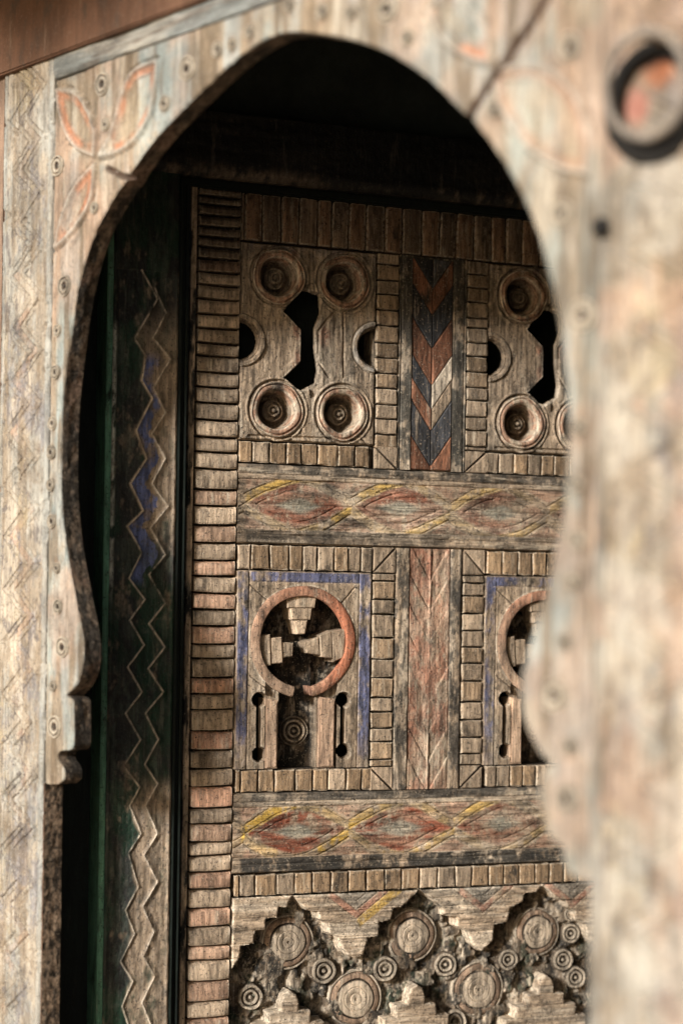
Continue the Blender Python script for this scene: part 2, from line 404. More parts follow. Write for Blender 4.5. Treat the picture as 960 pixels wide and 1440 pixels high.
colm(665, [820, 838, 863, 887, 910, 933, 958, 987, 1012, 1037, 1060], C2, V_row2[0] - .001, V_row3[1] + .001, 1.0)
# mitred corner blocks
def mitre(c, vr, flip, tint=1.0):
    a, b = c; lo, hi = vr; g = .0016
    if flip: t1 = [(a + g, hi - g * 2), (a + g, lo), (b - g * 2, lo)]; t2 = [(b, lo + g * 2), (b, hi), (a + g * 2, hi)]
    else: t1 = [(a + g, lo + g * 2), (a + g, hi), (b - g * 2, hi)]; t2 = [(b, hi - g * 2), (b, lo), (a + g * 2, lo)]
    for t_ in (t1, t2): prism('brick', t_, -.01, random.uniform(-.001, .001), M_bx, door, .0015, color=tuple(jit(WOOD * tint)), seg=1)
mitre(C1, V_row1, True, .95); mitre(C2, V_row1, False, .8); mitre(C1, V_row2, False); mitre(C2, V_row2, True); mitre(C1, V_row3, True); mitre(C2, V_row3, False)

# --- colouring helpers
def woodc(U, V, seed, base=WOOD, axis='z', pale=.5, dark=.35):
    su, sv = (40, 5) if axis == 'z' else (5, 40)
    c = np.ones(U.shape + (3,)) * base
    c = mixc(c, PALE, pale * ss(.45, .7, fbm(U, V, su, sv, seed)))
    c = mixc(c, DKW * .8, dark * ss(.52, .72, fbm(U, V, su * .7, sv * 1.5, seed + 31)))
    c = mixc(c, BLK, dark * ss(.60, .72, fbm(U, V, 45, 45, seed + 57)))
    return c
def patchy(U, V, seed, lo=.38, hi=.55, s=35):
    n = .55 * fbm(U, V, s * 1.2, s * .9, seed, 5) + .27 * fbm(U, V, s * 5, s * 2, seed + 11, 3) + .18 * fbm(U, V, 190, 120, seed + 13, 3)
    return ss(lo - .01, hi + .02, (n - .5) * 1.25 + .5)
def rough_h(U, V, seed, a=.0012, axis='z'):
    su, sv = (90, 9) if axis == 'z' else (9, 90)
    return a * (fbm(U, V, su, sv, seed) - .5) * 2 + a * .8 * (fbm(U, V, 120, 120, seed + 5) - .5) * 2

# --- rosette panels
def rosette_cf(seed):
    r = random.Random(seed); off = r.uniform(0, 6)
    def cf(a, rr, h):
        n = float(fbm(np.array([rr * 60 * math.cos(a) + off]), np.array([rr * 60 * math.sin(a) + off]), 1, 1, seed)[0])
        c = WOOD * (1.0 + .35 * (n - .5))
        if .0385 < rr < .0400 or .0525 < rr < .0542: return PALE * (.75 + .5 * n)
        if rr > .036: c = c * (.62) + (RED * 1.1 if n > .42 else PALE) * .38
        if rr < .036: c = c * (.48 if h > -.04 else .40) + PALE * (.12 if h > -.037 else .0)  # bowl darkened inside and with depth: its shade put into the colour
        return c
    return cf
ros_prof = [(0.0001, -.008), (.003, -.0085), (.0042, -.014), (.0065, -.0145), (.0078, -.0105), (.0105, -.0105), (.0125, -.017), (.0155, -.0175), (.017, -.0145), (.0195, -.015), (.0215, -.023),
            (.027, -.024), (.0315, -.018), (.0345, -.007), (.0362, .0005), (.0385, .0035), (.0425, .0042), (.0445, .003), (.0452, .0005), (.0468, .0005), (.0476, .003), (.0492, .0028), (.0505, -.003)]
ros_prof = [(a * 1.09, b * (1.75 if b < -.004 else 1.2)) for a, b in ros_prof]
ROS = [None] * 4
def rosette_panel(P, dark, seed):
    du = P[0] - P1[0]
    cs = [D(392, 389), D(484, 402), D(389, 576), D(481, 579)]
    cs = [(cs[0][0], cs[0][1]), (cs[1][0], cs[0][1]), (cs[2][0], cs[2][1]), (cs[3][0], cs[2][1])]
    cs = [(a + du, b) for a, b in cs]
    semL = (P[0] - .002, D(337, 478)[1]); semR = (P[1] + .002, D(531, 489)[1])
    cut = [(a + du, b) for a, b in DP([(426, 406), (451, 413), (453, 440), (445, 461), (445, 492), (449, 519), (446, 539), (424, 551), (399, 531), (423, 508), (423, 463), (398, 437)])]
    nick = [[(a + du, b) for a, b in DP(q)] for q in ([(430, 400), (438, 400), (440, 410), (436, 412), (432, 410)], [(434, 543), (446, 540), (448, 556), (436, 560)])]
    gr = [[(a + du, b) for a, b in DP(q)] for q in ([(462, 530), (447, 507), (447, 466), (462, 447), (470, 440)], [(483, 440), (483, 530)], [(418, 548), (410, 534)], [(350, 612), (500, 618), (521, 630)], [(500, 608), (522, 630)])]
    def fh(U, V):
        h = rough_h(U, V, seed, .0013)
        h = h - .001 * ss(.5, .6, fbm(U, V, 25, 8, seed + 3))
        for g in gr: h = h - .0042 * (1 - ss(.0009, .0030, seg_d(U, V, g)))
        e = np.minimum(np.minimum(U - P[0], P[1] - U), np.minimum(V - V_p_top[0], V_p_top[1] - V)); h = h - .006 * (1 - ss(0, .0032, e))
        # raised raw rim of the central cut, slightly sloped lips
        sd = poly_sdf(U, V, cut)
        h = h + .0015 * (1 - ss(.003, .010, np.abs(sd - .006)))
        h = np.where(sd < 0, -.013, h)
        for q in nick: h = np.where(poly_sdf(U, V, q) < 0, -.006, h)
        for c in (semL, semR):
            r = np.hypot(U - c[0], V - c[1])
            h = h + .0045 * (1 - ss(.003, .0055, np.abs(r - .047))) - .002 * (1 - ss(.0006, .002, np.abs(r - .053))) - .002 * (1 - ss(.0006, .002, np.abs(r - .0415)))
            h = np.where(r < .039, -.013, h)
        for c in cs:
            r = np.hypot(U - c[0], V - c[1]); h = np.where(r < .052, -.015, h)
            h = h - .0045 * (1 - ss(.0010, .0030, np.abs(r - .0580))) * (r > .053) + .0022 * (1 - ss(.001, .003, np.abs(r - .0625)))
        return h
    def fc(U, V, H):
        c = woodc(U, V, seed + 1, WOOD * .9); c = mixc(c, BLK * .9, ss(-.050, -.054, H))  # deepest floors go black, recess shade put into the colour
        ax = (cs[0][0] + cs[1][0]) / 2
        pts = [(D(420, 455)[0] + du, D(420, 462)[1]), (D(420, 500)[0] + du, D(420, 508)[1]), (D(456, 470)[0] + du, D(456, 472)[1]), (cs[0][0] + .03, cs[0][1] + .035)]
        for k, p in enumerate(pts):
            c = mixc(c, RED * (1.0 if du == 0 else 1.3), .6 * (1 - ss(.008, .024, np.hypot((U - p[0]) * 1.4, (V - p[1]) * .8))) * patchy(U, V, seed + 9 + k, .35, .6, 60))
        c = mixc(c, PALE * 1.1, .8 * ss(.0035, .0015, np.abs(poly_sdf(U, V, cut) - .001)) * patchy(U, V, seed + 33, .35, .5, 50))
        for q_ in (semL, semR): c = mixc(c, PALE * 1.1, .7 * (1 - ss(.001, .0025, np.abs(np.hypot(U - q_[0], V - q_[1]) - .0505))) * patchy(U, V, seed + 34, .4, .5, 50))
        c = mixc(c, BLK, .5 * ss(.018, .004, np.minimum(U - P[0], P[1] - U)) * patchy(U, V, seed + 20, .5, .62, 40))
        c = mixc(c, BLU * .45, .45 * ss(V_p_top[1] - .04, V_p_top[1], V) * patchy(U, V, seed + 22, .4, .6, 30))
        c = mixc(c, np.array((.35, .36, .36)), .5 * (1 - ss(.004, .008, np.abs(np.hypot(U - semR[0], V - semR[1]) - .047))) * patchy(U, V, 77, .35, .5))
        return c * dark
    def keep(U, V):
        k = poly_sdf(U, V, cut) > -.0016
        for c in (semL, semR): k &= np.hypot(U - c[0], V - c[1]) > .0372
        for c in cs: k &= np.hypot(U - c[0], V - c[1]) > .050
        return k
    p = relief('rosette_panel', P[0], P[1], V_p_top[0], V_p_top[1], .0014, fh, fc, M_dz, door, back=.065, keep=keep)
    for k, c in enumerate(cs):
        if ROS[k] is None:
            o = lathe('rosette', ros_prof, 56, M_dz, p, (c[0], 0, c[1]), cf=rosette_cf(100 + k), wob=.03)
            ROS[k] = o
        else:
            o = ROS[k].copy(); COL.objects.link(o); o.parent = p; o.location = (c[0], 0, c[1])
        o.rotation_euler = (0, k * 1.3 + du * 4, 0)
rosette_panel(P1, 1.0, 11); rosette_panel(P2, .85, 41)

# --- chevron column
uc = (MC[0] + MC[1]) / 2; fl, fr = D(580, 450)[0], D(637, 450)[0]
relief('column_board', MC[0], MC[1], V_row1[0], 2.2125, .0018,
       lambda U, V: np.where((U > fl) & (U < fr), -.009, 0) + rough_h(U, V, 210) - .0025 * (1 - ss(.0008, .0025, np.minimum(np.abs(U - MC[0] - .003), np.abs(U - MC[1] + .003)))),
       lambda U, V, H: mixc(woodc(U, V, 212, WOOD * .9), BLK * 1.6 + np.array((.0, .004, .004)), .85 * patchy(U, V, 214, .34, .50, 30)), M_dz, door, back=.065)
VB, VTp = V_row1[0] + .002, 2.208
hw = (fr - fl) / 2; cu = (fl + fr) / 2; slope = .062
apx = [358, 405, 442, 489, 541, 575, 605, 655, 700]
va = [2.262] + [D(608, y)[1] for y in apx[1:]]
RB_ = np.array((.24, .11, .065)); SL_ = np.array((.06, .062, .068)); colr = [SL_, RB_, SL_ * .8, RB_, SL_, RB_ * 1.1, SL_ * 1.1, RB_ * 1.2]
va[0] = va[1] + .065
va[-1] = va[-2] - .07
for k in range(len(va) - 1):
    for s in (-1, 1):
        top, bot = va[k] - .0012, va[k + 1] + .0012
        e = hw - .001
        pts = [(cu + s * .0009, bot), (cu + s * e, bot + slope), (cu + s * e, top + slope), (cu + s * .0009, top)]
        # clip to the field
        def clip(pts, lim, hi):
            out = []
            for i in range(len(pts)):
                a, b = pts[i], pts[(i + 1) % len(pts)]
                ia = a[1] <= lim if hi else a[1] >= lim; ib = b[1] <= lim if hi else b[1] >= lim
                if ia: out.append(a)
                if ia != ib:
                    t = (lim - a[1]) / (b[1] - a[1]); out.append((a[0] + t * (b[0] - a[0]), lim))
            return out
        pts = clip(clip(pts, VTp, True), VB, False)
        if len(pts) < 3: continue
        cc = np.array(colr[k])
        if k in (4,) and s == 1: cc = PALE * .8
        if k == 5 and s == 1: cc = WOOD * .9
        prism('chevron', pts, -.0088, random.uniform(-.0035, .0010), M_ch, door, .0016, color=tuple(jit(cc, .12)), seg=1)

# --- fluted column between the medallion panels
fl2, fr2 = D(575, 900)[0], D(632, 900)[0]; c2 = (fl2 + fr2) / 2
def fh(U, V):
    h = rough_h(U, V, 230)
    ins = (U > fl2) & (U < fr2)
    p = ((V - 1.7 * np.abs(U - c2) * np.where(U < c2, 1, 1)) / .062) % 1.0
    f = -.0030 + .0020 * (p ** 1.5) * 1.0 - .0012 * (1 - ss(0, .08, np.minimum(p, 1 - p)))
    f = f + .003 * (1 - ss(.001, .003, np.abs(U - c2)))
    h = h + np.where(ins, f * (.35 + .65 * ss(.4, .6, fbm(U, V, 14, 14, 238, 2))), 0)
    for x in (fl2, fr2): h = h - .0025 * (1 - ss(.0007, .0022, np.abs(U - x)))
    return h - .002 * (1 - ss(.0, .003, np.minimum(U - MC[0], MC[1] - U)))
def fc(U, V, H):
    c = woodc(U, V, 232, WOOD * .95)
    ins = ss(fl2 - .001, fl2 + .001, U) * ss(fr2 + .001, fr2 - .001, U)
    p = ((V - 1.7 * np.abs(U - c2)) / .062) % 1.0
    k = np.floor((V - 1.7 * np.abs(U - c2)) / .062) % 2
    c = mixc(c, PNK * .8, ins * (.45 + .12 * k) * patchy(U, V, 233, .35, .6, 28))
    c = mixc(c, RED * 1.1, ins * .45 * patchy(U, V, 239, .48, .62, 22))
    c = mixc(c, BLK * 1.8, (1 - ins) * .8 * patchy(U, V, 235, .4, .54, 28))
    return c
relief('fluted_column', MC[0], MC[1], V_row3[0], V_row2[1], .0016, fh, fc, M_dz, door, back=.065)

# --- painted rails with incised lozenges
def rail(vr, seed, band_lo, band_hi, strong, phase_px, ymid):
    u0, u1 = UB + .001, RB[0] - .001
    lo, hi = vr[0] + band_lo, vr[1] - band_hi; mid = (lo + hi) / 2; hh = (hi - lo) / 2
    X = [D(x, ymid)[0] for x in phase_px]; per = X[1] - X[0]
    def loz(U, V):
        U = U + .022 * (fbm(U, V, 14, 20, seed + 70, 2) - .5); V = V + .010 * (fbm(U, V, 9, 9, seed + 72, 2) - .5)
        t = ((U - X[0]) / per) % 1.0
        return t, np.abs(V - mid) / hh
    def fh(U, V):
        t, y = loz(U, V); ins = (V > lo) & (V < hi)
        h = rough_h(U, V, seed, .0012, 'x')
        tri = .45 * (1 - np.abs(2 * t - 1)) + .55 * np.sin(np.pi * t)   # 0 at crossings, 1 mid
        f = 0
        for k, o in enumerate((0.0, .33, -.33)):
            dd = np.abs(y - (tri * 1.0 + o)) * hh / 1.15
            f = f - .0022 * (1 - ss(.0006, .0018, dd)) * (.5 + .5 * patchy(U, V, seed + 40 + k, .3, .5, 20))
        f = f - .0016 * (1 - ss(.0006, .0016, np.abs(V - mid)))
        f = f + .0014 * np.clip(1 - np.abs(y - tri) * 3, 0, 1)
        h = h + np.where(ins, f - .0015, 0)
        for x in (lo, hi, lo - .012 * strong, hi + .010): h = h - .002 * (1 - ss(.0006, .002, np.abs(V - x)))
        e = np.minimum(V - vr[0], vr[1] - V); h = h - .007 * (1 - ss(0, .003, e))
        h = h - .0025 * ss(.57, .66, fbm(U, V, 6, 60, seed + 2))
        return h
    def fc(U, V, H):
        c = woodc(U, V, seed + 3, WOOD * .95, 'x', .5, .45)
        t, y = loz(U, V); ins = ss(lo - .001, lo + .001, V) * ss(hi + .001, hi - .001, V)
        sx = .5 + .5 * ss(.36, .58, fbm(U, V, 7, 70, seed + 60))
        tri = .45 * (1 - np.abs(2 * t - 1)) + .55 * np.sin(np.pi * t); q = y - tri
        fade = ss(.85, .45, (U - u0) / (u1 - u0)) * .6 + .4
        pm = patchy(U, V, seed + 7, .30, .50, 26)
        c = mixc(c, RED * .8, ins * ss(-.0, -.15, q) * ss(-.85, -.5, q) * .95 * pm * sx * strong * fade)
        c = mixc(c, np.array((.30, .33, .28)), ins * ss(-.62, -.75, q) * .5 * pm)
        c = mixc(c, YEL, ins * ss(-.12, .0, q) * ss(.42, .25, q) * (.35 + .65 * ((V < mid) == (t > .5))) * .95 * sx * fade * patchy(U, V, seed + 8, .36, .52, 22) * strong)
        c = mixc(c, PNK * .9, ins * ss(.42, .5, q) * .5 * pm)
        c = mixc(c, PALE, ins * ss(.05, .0, np.abs(q + .0)) * .4 * patchy(U, V, seed + 17, .45, .55, 30))
        bot = ss(lo, lo - .002, V); top = ss(hi + .010, hi + .012, V)
        c = mixc(c, BLK * 1.2, bot * (.9 if strong > .9 else .6) * patchy(U, V, seed + 9, .28 if strong > .9 else .36, .46 if strong > .9 else .56, 30))
        c = mixc(c, BLK * 1.8, top * .75 * patchy(U, V, seed + 10, .36, .54, 30))
        c = mixc(c, WOOD * .8, ss(u0 + .02, u0 + .012, U) * .8)
        return c
    relief('painted_rail', u0, u1, vr[0], vr[1], .0016, fh, fc, M_dx, door, back=.065)
rail(V_rail1, 300, .029, .030, .89, (492, 634), 712)
rail(V_rail2, 340, .031, .028, 1.1, (492, 634), 1166)

# --- medallion panels
def medallion_panel(P, seed):
    du = P[0] - P1[0]
    def T(pts): return [(a + du, b) for a, b in DP(pts)]
    c = T([(426, 902)])[0]; Ro, Ri = .1120, .0905
    iu0, iu1 = T([(351, 900)])[0][0], T([(503, 900)])[0][0]
    vt = V_p2[1]
    n0, n1 = T([(394, 1030)])[0][0], T([(447, 1030)])[0][0]; pl, pr = T([(372, 1030)])[0][0], T([(474, 1030)])[0][0]
    vb = V_p2[0] + .001; vn = T([(420, 984)])[0][1]
    holes = T([(365, 984), (365, 1061), (483, 984), (483, 1056)])
    def fh(U, V):
        h = rough_h(U, V, seed, .0012)
        e = np.minimum(np.minimum(U - P[0], P[1] - U), vt - V); h = h - .006 * (1 - ss(0, .003, e))
        for x in (iu0 - .002, iu1 + .002): h = h - .0018 * (1 - ss(.0006, .002, np.abs(U - x)))
        h = h - .0018 * (1 - ss(.0006, .002, np.abs(V - (vt - .022)))) * (U > iu0) * (U < iu1)
        for a, b in (((352, 822), (375, 843)), ((499, 826), (474, 856)), ((352, 950), (380, 972))):
            h = h - .003 * (1 - ss(.0006, .0022, seg_d(U, V, T([a, b]))))
        r = np.hypot(U - c[0], V - c[1])
        h = np.where((U > pl) & (U < n0 + .001) & (V < c[1] - .06), h - .012, h)       # bed of the pilasters
        h = np.where((U < pr) & (U > n1 - .001) & (V < c[1] - .06), h - .012, h)
        h = np.where(r < Ro - .003, -.056 - .006 * fbm(U, V, 90, 90, seed + 5) + .006 * ss(.55, .7, fbm(U, V, 50, 50, seed + 6)), h)
        h = np.where((U > n0) & (U < n1) & (V < c[1]), -.050 + .004 * fbm(U, V, 90, 90, seed + 7), h)
        for a in (0, 2):
            h = np.where(np.hypot(U - holes[a][0], V - holes[a][1]) < .0155, -.013, h)
            h = np.where(np.hypot(U - holes[a + 1][0], V - holes[a + 1][1]) < .0155, -.013, h)
            h = np.where((np.abs(U - holes[a][0]) < .0055) & (V < holes[a][1]) & (V > holes[a + 1][1]), -.013, h)
        return h
    def fc(U, V, H):
        k = woodc(U, V, seed + 1, WOOD * 1.0)
        bd = np.maximum(ss(iu0 - .002, iu0 - .004, U), np.maximum(ss(iu1 + .002, iu1 + .004, U), ss(vt - .023, vt - .020, V)))
        edge = np.minimum(np.minimum(U - P[0], P[1] - U), vt - V)
        k = mixc(k, BLU, bd * ss(.001, .004, edge) * .85 * patchy(U, V, seed + 12, .34, .54, 22) * ss(V_p2[0] + .02, V_p2[0] + .15, V + .1 * fbm(U, V, 20, 20, 5)))
        k = mixc(k, BLK * 1.5, bd * .5 * patchy(U, V, seed + 14, .55, .65, 40))
        deep = ss(-.016, -.022, H)  # depth mask: shade of the sunk floor is painted in through it
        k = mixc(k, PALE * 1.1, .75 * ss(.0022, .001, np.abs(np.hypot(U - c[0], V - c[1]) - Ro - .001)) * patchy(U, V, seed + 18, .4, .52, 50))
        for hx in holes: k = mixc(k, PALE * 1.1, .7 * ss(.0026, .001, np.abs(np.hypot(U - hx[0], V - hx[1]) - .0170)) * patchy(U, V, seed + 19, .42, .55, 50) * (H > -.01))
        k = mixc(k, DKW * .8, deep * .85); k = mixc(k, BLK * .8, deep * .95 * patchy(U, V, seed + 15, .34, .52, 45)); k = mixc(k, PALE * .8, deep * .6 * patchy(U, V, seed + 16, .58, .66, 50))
        return k
    def keep(U, V):
        k = np.ones(U.shape, bool)
        for a in holes: k &= np.hypot(U - a[0], V - a[1]) > .0138
        for a in (0, 2): k &= ~((np.abs(U - holes[a][0]) < .0038) & (V < holes[a][1]) & (V > holes[a + 1][1]))
        return k
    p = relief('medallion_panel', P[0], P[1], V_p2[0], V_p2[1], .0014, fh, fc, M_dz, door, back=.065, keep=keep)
    def ringc(a, r, h):
        n = float(fbm(np.array([a * 3 + seed]), np.array([r * 100.]), 1, 1, seed + 3)[0])
        red = .25 + .75 * max(0, math.cos(a + .25)) + .25 * math.sin(a)
        red = min(1, max(.2, red * (.85 + .7 * n)))
        return (WOOD * 1.05) * (1 - red) + (ORA * .85 + RED * .2) * red
    prof = [(Ri + .002, -.018), (Ri, .0005), (Ri + .0015, .003), ((Ri + Ro) / 2 - .004, .0042), (Ro - .003, .003), (Ro - .001, .0008), (Ro, -.003)]
    g = RAD(11)
    a0, a1 = -math.pi / 2 + g, 1.5 * math.pi - g
    o = lathe('medallion_ring', prof, 84, M_dz, p, (c[0], 0, c[1]), a0=a0, a1=a1, cf=ringc, wob=.012)
    # end caps of the open ring
    for s in (-1, 1):
        aa = -math.pi / 2 + s * (g + .004)
        mx = [((Ri + .001) * math.cos(aa) + c[0], (Ri + .001) * math.sin(aa) + c[1]), ((Ro - .002) * math.cos(aa) + c[0], (Ro - .002) * math.sin(aa) + c[1])]
        ab = aa + s * .03
        mx += [((Ro - .002) * math.cos(ab) + c[0], (Ro - .002) * math.sin(ab) + c[1]), ((Ri + .001) * math.cos(ab) + c[0], (Ri + .001) * math.sin(ab) + c[1])]
        prism('ring_end', mx, -.055, .0022, M_bx, p, .0008, color=tuple(PNK * .9), seg=1)
    # stepped blocks of the pierced cross
    def steps(name, quads, dep, col):
        for q, dz in zip(quads, dep):
            prism(name, T(q), -.058, dz, M_bx if name != 'stepped_block' else M_bx, p, .0018, color=tuple(jit(col, .1)), jit=.0008, seg=1)
    steps('stepped_block', [[(404, 836), (446, 836), (444, 855), (406, 855)], [(409, 855.5), (441, 855.5), (438, 872), (412, 872)], [(415, 872.5), (435, 872.5), (431, 892), (420, 892)]], (-.004, -.006, -.009), WOOD * 1.1)
    steps('stepped_block', [[(364, 894), (381, 892), (383, 936), (372, 938)], [(381.5, 897), (398, 896), (399, 932), (383.5, 934)], [(398.5, 903), (415, 904), (414, 923), (399.5, 925)]], (-.004, -.006, -.009), WOOD * 1.15)
    steps('stepped_block', [[(468, 887), (487, 884), (485, 925), (470, 931)], [(451, 893), (467.5, 888), (469.5, 926), (453, 924)], [(430, 904), (450.5, 896), (452.5, 922), (434, 919)]], (-.004, -.006, -.009), WOOD * 1.05)
    # pilasters below the ring
    for (x0, x1, y0), cc in (((374, 391, 982), WOOD * .75 + PNK * .25), ((450, 471, 980), WOOD * .7 + PNK * .35)):
        q = T([(x0, y0), (x1, y0 + 3), (x1, 1078), (x0, 1080)])
        prism('pilaster', [(q[0][0], q[0][1]), (q[1][0], q[1][1]), (q[1][0], vb), (q[0][0], vb)], -.05, .002, M_bz, p, .003, color=tuple(cc))
    q = T([(423, 1030)])[0]
    bdz = -.022
    bp = [(.0001, -.018), (.003, -.0185), (.0045, -.026), (.008, -.026), (.0095, -.0195), (.0125, -.0195), (.0145, -.0265), (.0175, -.0265), (.0195, -.020), (.0225, -.020), (.0245, -.027), (.027, -.027), (.0285, -.022), (.031, -.029)]
    lathe('boss', bp, 40, M_dz, p, (q[0], .020, q[1]), cf=lambda a, r, h: (PALE * .8 if h > -.0235 else DKW), wob=.02)
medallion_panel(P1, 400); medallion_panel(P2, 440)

# --- lowest panel: pierced field with discs under stepped pendants
def lowc(U, V, H):
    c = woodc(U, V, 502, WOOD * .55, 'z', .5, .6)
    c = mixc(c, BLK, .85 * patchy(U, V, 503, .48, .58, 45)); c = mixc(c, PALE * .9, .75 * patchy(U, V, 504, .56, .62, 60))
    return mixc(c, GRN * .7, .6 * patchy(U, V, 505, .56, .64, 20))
def lowh(U, V):
    h = -.042 + .014 * ss(.40, .62, fbm(U, V, 38, 38, 501, 3)) + .003 * fbm(U, V, 200, 200, 506)
    return h
lowp = relief('pierced_panel', UB + .001, RB[0] - .001, V_low[0], V_low[1], .0022, lowh, lowc, M_dz, door, back=.065)
big = [(407, 1326, .0500), (502, 1406, .0530), (582, 1317, .0495), (675, 1393, .0530), (758, 1312, .0470)]
def discc(seed):
    def cf(a, r, h):
        n = float(fbm(np.array([r * 70 * math.cos(a) + seed]), np.array([r * 70 * math.sin(a)]), 1, 1, seed)[0])
        if r < .0350: return (PALE * .5 + WOOD * .45) * (.6 + .7 * n)
        if r < .0385: return DKW * .5
        if r > .0485: return PALE * (.4 + .7 * n)
        return (WOOD * .68 + RED * .16) * (.45 + .9 * n)
    return cf
wdisc = [(.0001, -.0105), (.0022, -.0105), (.0032, -.006), (.010, -.0052), (.0112, -.0072), (.0128, -.0055), (.021, -.0048), (.0224, -.0068), (.024, -.0052), (.033, -.0055), (.0350, -.0065), (.0358, -.0125), (.0372, -.0125), (.0385, -.008), (.045, -.0078), (.0475, -.010), (.0485, -.0135), (.050, -.0135), (.0510, -.010), (.0530, -.0105), (.0545, -.020), (.056, -.023)]
bigmesh = None
lat = [(*D(x, y, -.018), 1.1 * r / .0535) for x, y, r in big]
# the lattice goes on beyond the picture
ul = [c[0] for c in lat]
for k in range(1, 4):
    for j, (a, b, r) in enumerate(lat[:2] + lat[2:4] + [lat[4]]):
        lat_b = b - .235 * k
        if lat_b > .3: lat.append((a, lat_b, r))
for k, (a, b, r) in enumerate(lat):
    if bigmesh is None or k < 5:
        o = lathe('disc', wdisc, 48, M_dz, lowp, (a, .019, b), cf=discc(520 + k), wob=.022); bigmesh = o
    else:
        o = bigmesh.copy(); COL.objects.link(o); o.location = (a, .012, b)
    o.scale = (r, 1, r); o.rotation_euler = (0, k * 1.1, 0)
sp = [(.0001, -.012), (.0025, -.0122), (.004, -.017), (.0075, -.018), (.009, -.0115), (.012, -.010), (.0135, -.016), (.0155, -.016), (.0172, -.0105), (.0205, -.010), (.0225, -.0165), (.024, -.0225)]
sm_ = None
for k, (x, y, s) in enumerate([(456, 1366, 1), (353, 1403, 1), (542, 1363, 1), (627, 1357, .95), (715, 1350, .85), (792, 1350, .9), (803, 1313, .8), (810, 1375, .9), (352, 1350, .7), (640, 1437, 1), (545, 1450, 1), (455, 1455, 1), (803, 1286, .6)]):
    if k == 8: continue
    s *= 1.18; a, b = D(x, y, -.022)
    if sm_ is None: o = lathe('ring_boss', sp, 32, M_dz, lowp, (a, .012, b), cf=lambda a, r, h: (PALE * .72 if h > -.0125 else DKW * .7), wob=.03); sm_ = o
    else: o = sm_.copy(); COL.objects.link(o); o.location = (a, .012, b)
    o.scale = (s, 1, s); o.rotation_euler = (0, k, 0)
# stepped pendants and merlons, each sawn from one board
def stepped(name, pts, seed, paint):
    P_ = pts; us_ = [p[0] for p in P_]; vs_ = [p[1] for p in P_]; ctr = (min(us_) + max(us_)) / 2; vm = max(vs_)
    def fh(U, V):
        sd = poly_sdf(U, V, P_) + .0012 * (fbm(U, V, 90, 90, seed) - .5)
        h = rough_h(U, V, seed, .0014, 'x') + .001
        h = h - .0022 * ss(-.004, 0, sd)
        for z_ in sorted(set(round(p[1], 3) for p in P_))[1:-1:2]: h = h - .0022 * (1 - ss(.0005, .002, np.abs(V - z_ + .002 * (fbm(U, V, 12, 3, seed + 8) - .5)))) * patchy(U, V, seed + 9, .3, .5, 20)
        d = np.abs(V - vm + .004 + np.abs(np.abs(U - ctr) - .0) * -.0)
        if paint:
            for off in (.0, .018, .036):
                l = np.abs((vm - V) - (.052 - .75 * np.abs(U - ctr)) + off)
                h = h - .0016 * (1 - ss(.0006, .0018, l))
            h = h - .002 * (1 - ss(.0006, .0022, np.abs(vm - .036 - V))) - .0018 * (1 - ss(.0006, .002, np.abs(vm - .066 - V)))
        return np.where(sd > 0, -.038 * ss(0, .0012, sd), h)
    def fc(U, V, H):
        c = woodc(U, V, seed + 1, WOOD * 1.12, 'x', .7, .2)
        sd = poly_sdf(U, V, P_); c = mixc(c, PALE * 1.15, .8 * ss(-.004, -.001, sd) * patchy(U, V, seed + 15, .35, .5, 50))
        if paint:
            l = (vm - V) - (.052 - .75 * np.abs(U - ctr))
            c = mixc(c, RED * 1.1 + .04, ss(.004, .0, np.abs(l + .008) - .006) * .6 * patchy(U, V, seed + 4, .34, .52, 26))
            if paint > 1: c = mixc(c, YEL, ss(.004, 0, np.abs(l - .012) - .009) * .8 * (U > ctr) * patchy(U, V, seed + 5, .36, .52, 26))
            c = mixc(c, np.array((.2, .21, .2)), ss(-.014, -.02, l) * .5)
        return c
    relief(name, min(us_) - .002, max(us_) + .002, min(vs_) - .002, max(vs_), .0015, fh, fc, M_dx, lowp, keep=lambda U, V: poly_sdf(U, V, P_) < .0028)
p1 = [(327, 1262), (411, 1263), (403, 1276), (392, 1276), (390, 1290), (374, 1292), (374, 1308), (358, 1310), (357, 1327), (339, 1331), (337, 1348), (324, 1364)]
p2 = [(412, 1262), (431, 1280), (447, 1283), (450, 1293), (461, 1299), (463, 1313), (477, 1318), (482, 1335), (490, 1344), (500, 1348), (511, 1343), (517, 1320), (532, 1316), (534, 1297), (550, 1294), (553, 1278), (566, 1275), (589, 1255)]
p3 = [(592, 1254), (605, 1263), (623, 1277), (623, 1287), (643, 1290), (643, 1303), (657, 1310), (663, 1327), (677, 1338), (693, 1323), (695, 1300), (713, 1297), (717, 1277), (735, 1268), (737, 1257), (753, 1255), (765, 1245)]
VL = V_low[1] - .0005
def fixtop(P_, n=1):
    return P_
q1 = DP(p1); q1[0] = (UB + .002, VL); q1[1] = (q1[1][0], VL); q1[-1] = (UB + .002, q1[-1][1])
q2 = DP(p2); q2[0] = (q2[0][0], VL); q2[-1] = (q2[-1][0], VL)
q3 = DP(p3); q3[0] = (q3[0][0], VL); q3[-1] = (q3[-1][0], VL)
stepped('stepped_pendant', q1, 560, 0); stepped('stepped_pendant', q2, 570, 2); stepped('stepped_pendant', q3, 580, 1)
du = q3[0][0] - q2[0][0] 
q4 = [(a + 2 * du, b) for a, b in q2 if a + 2 * du < RB[0] - .002]; q4 = [p for p in q4]
q4.append((RB[0] - .002, q4[-1][1])); q4.append((RB[0] - .002, VL))
stepped('stepped_pendant', q4, 590, 1)
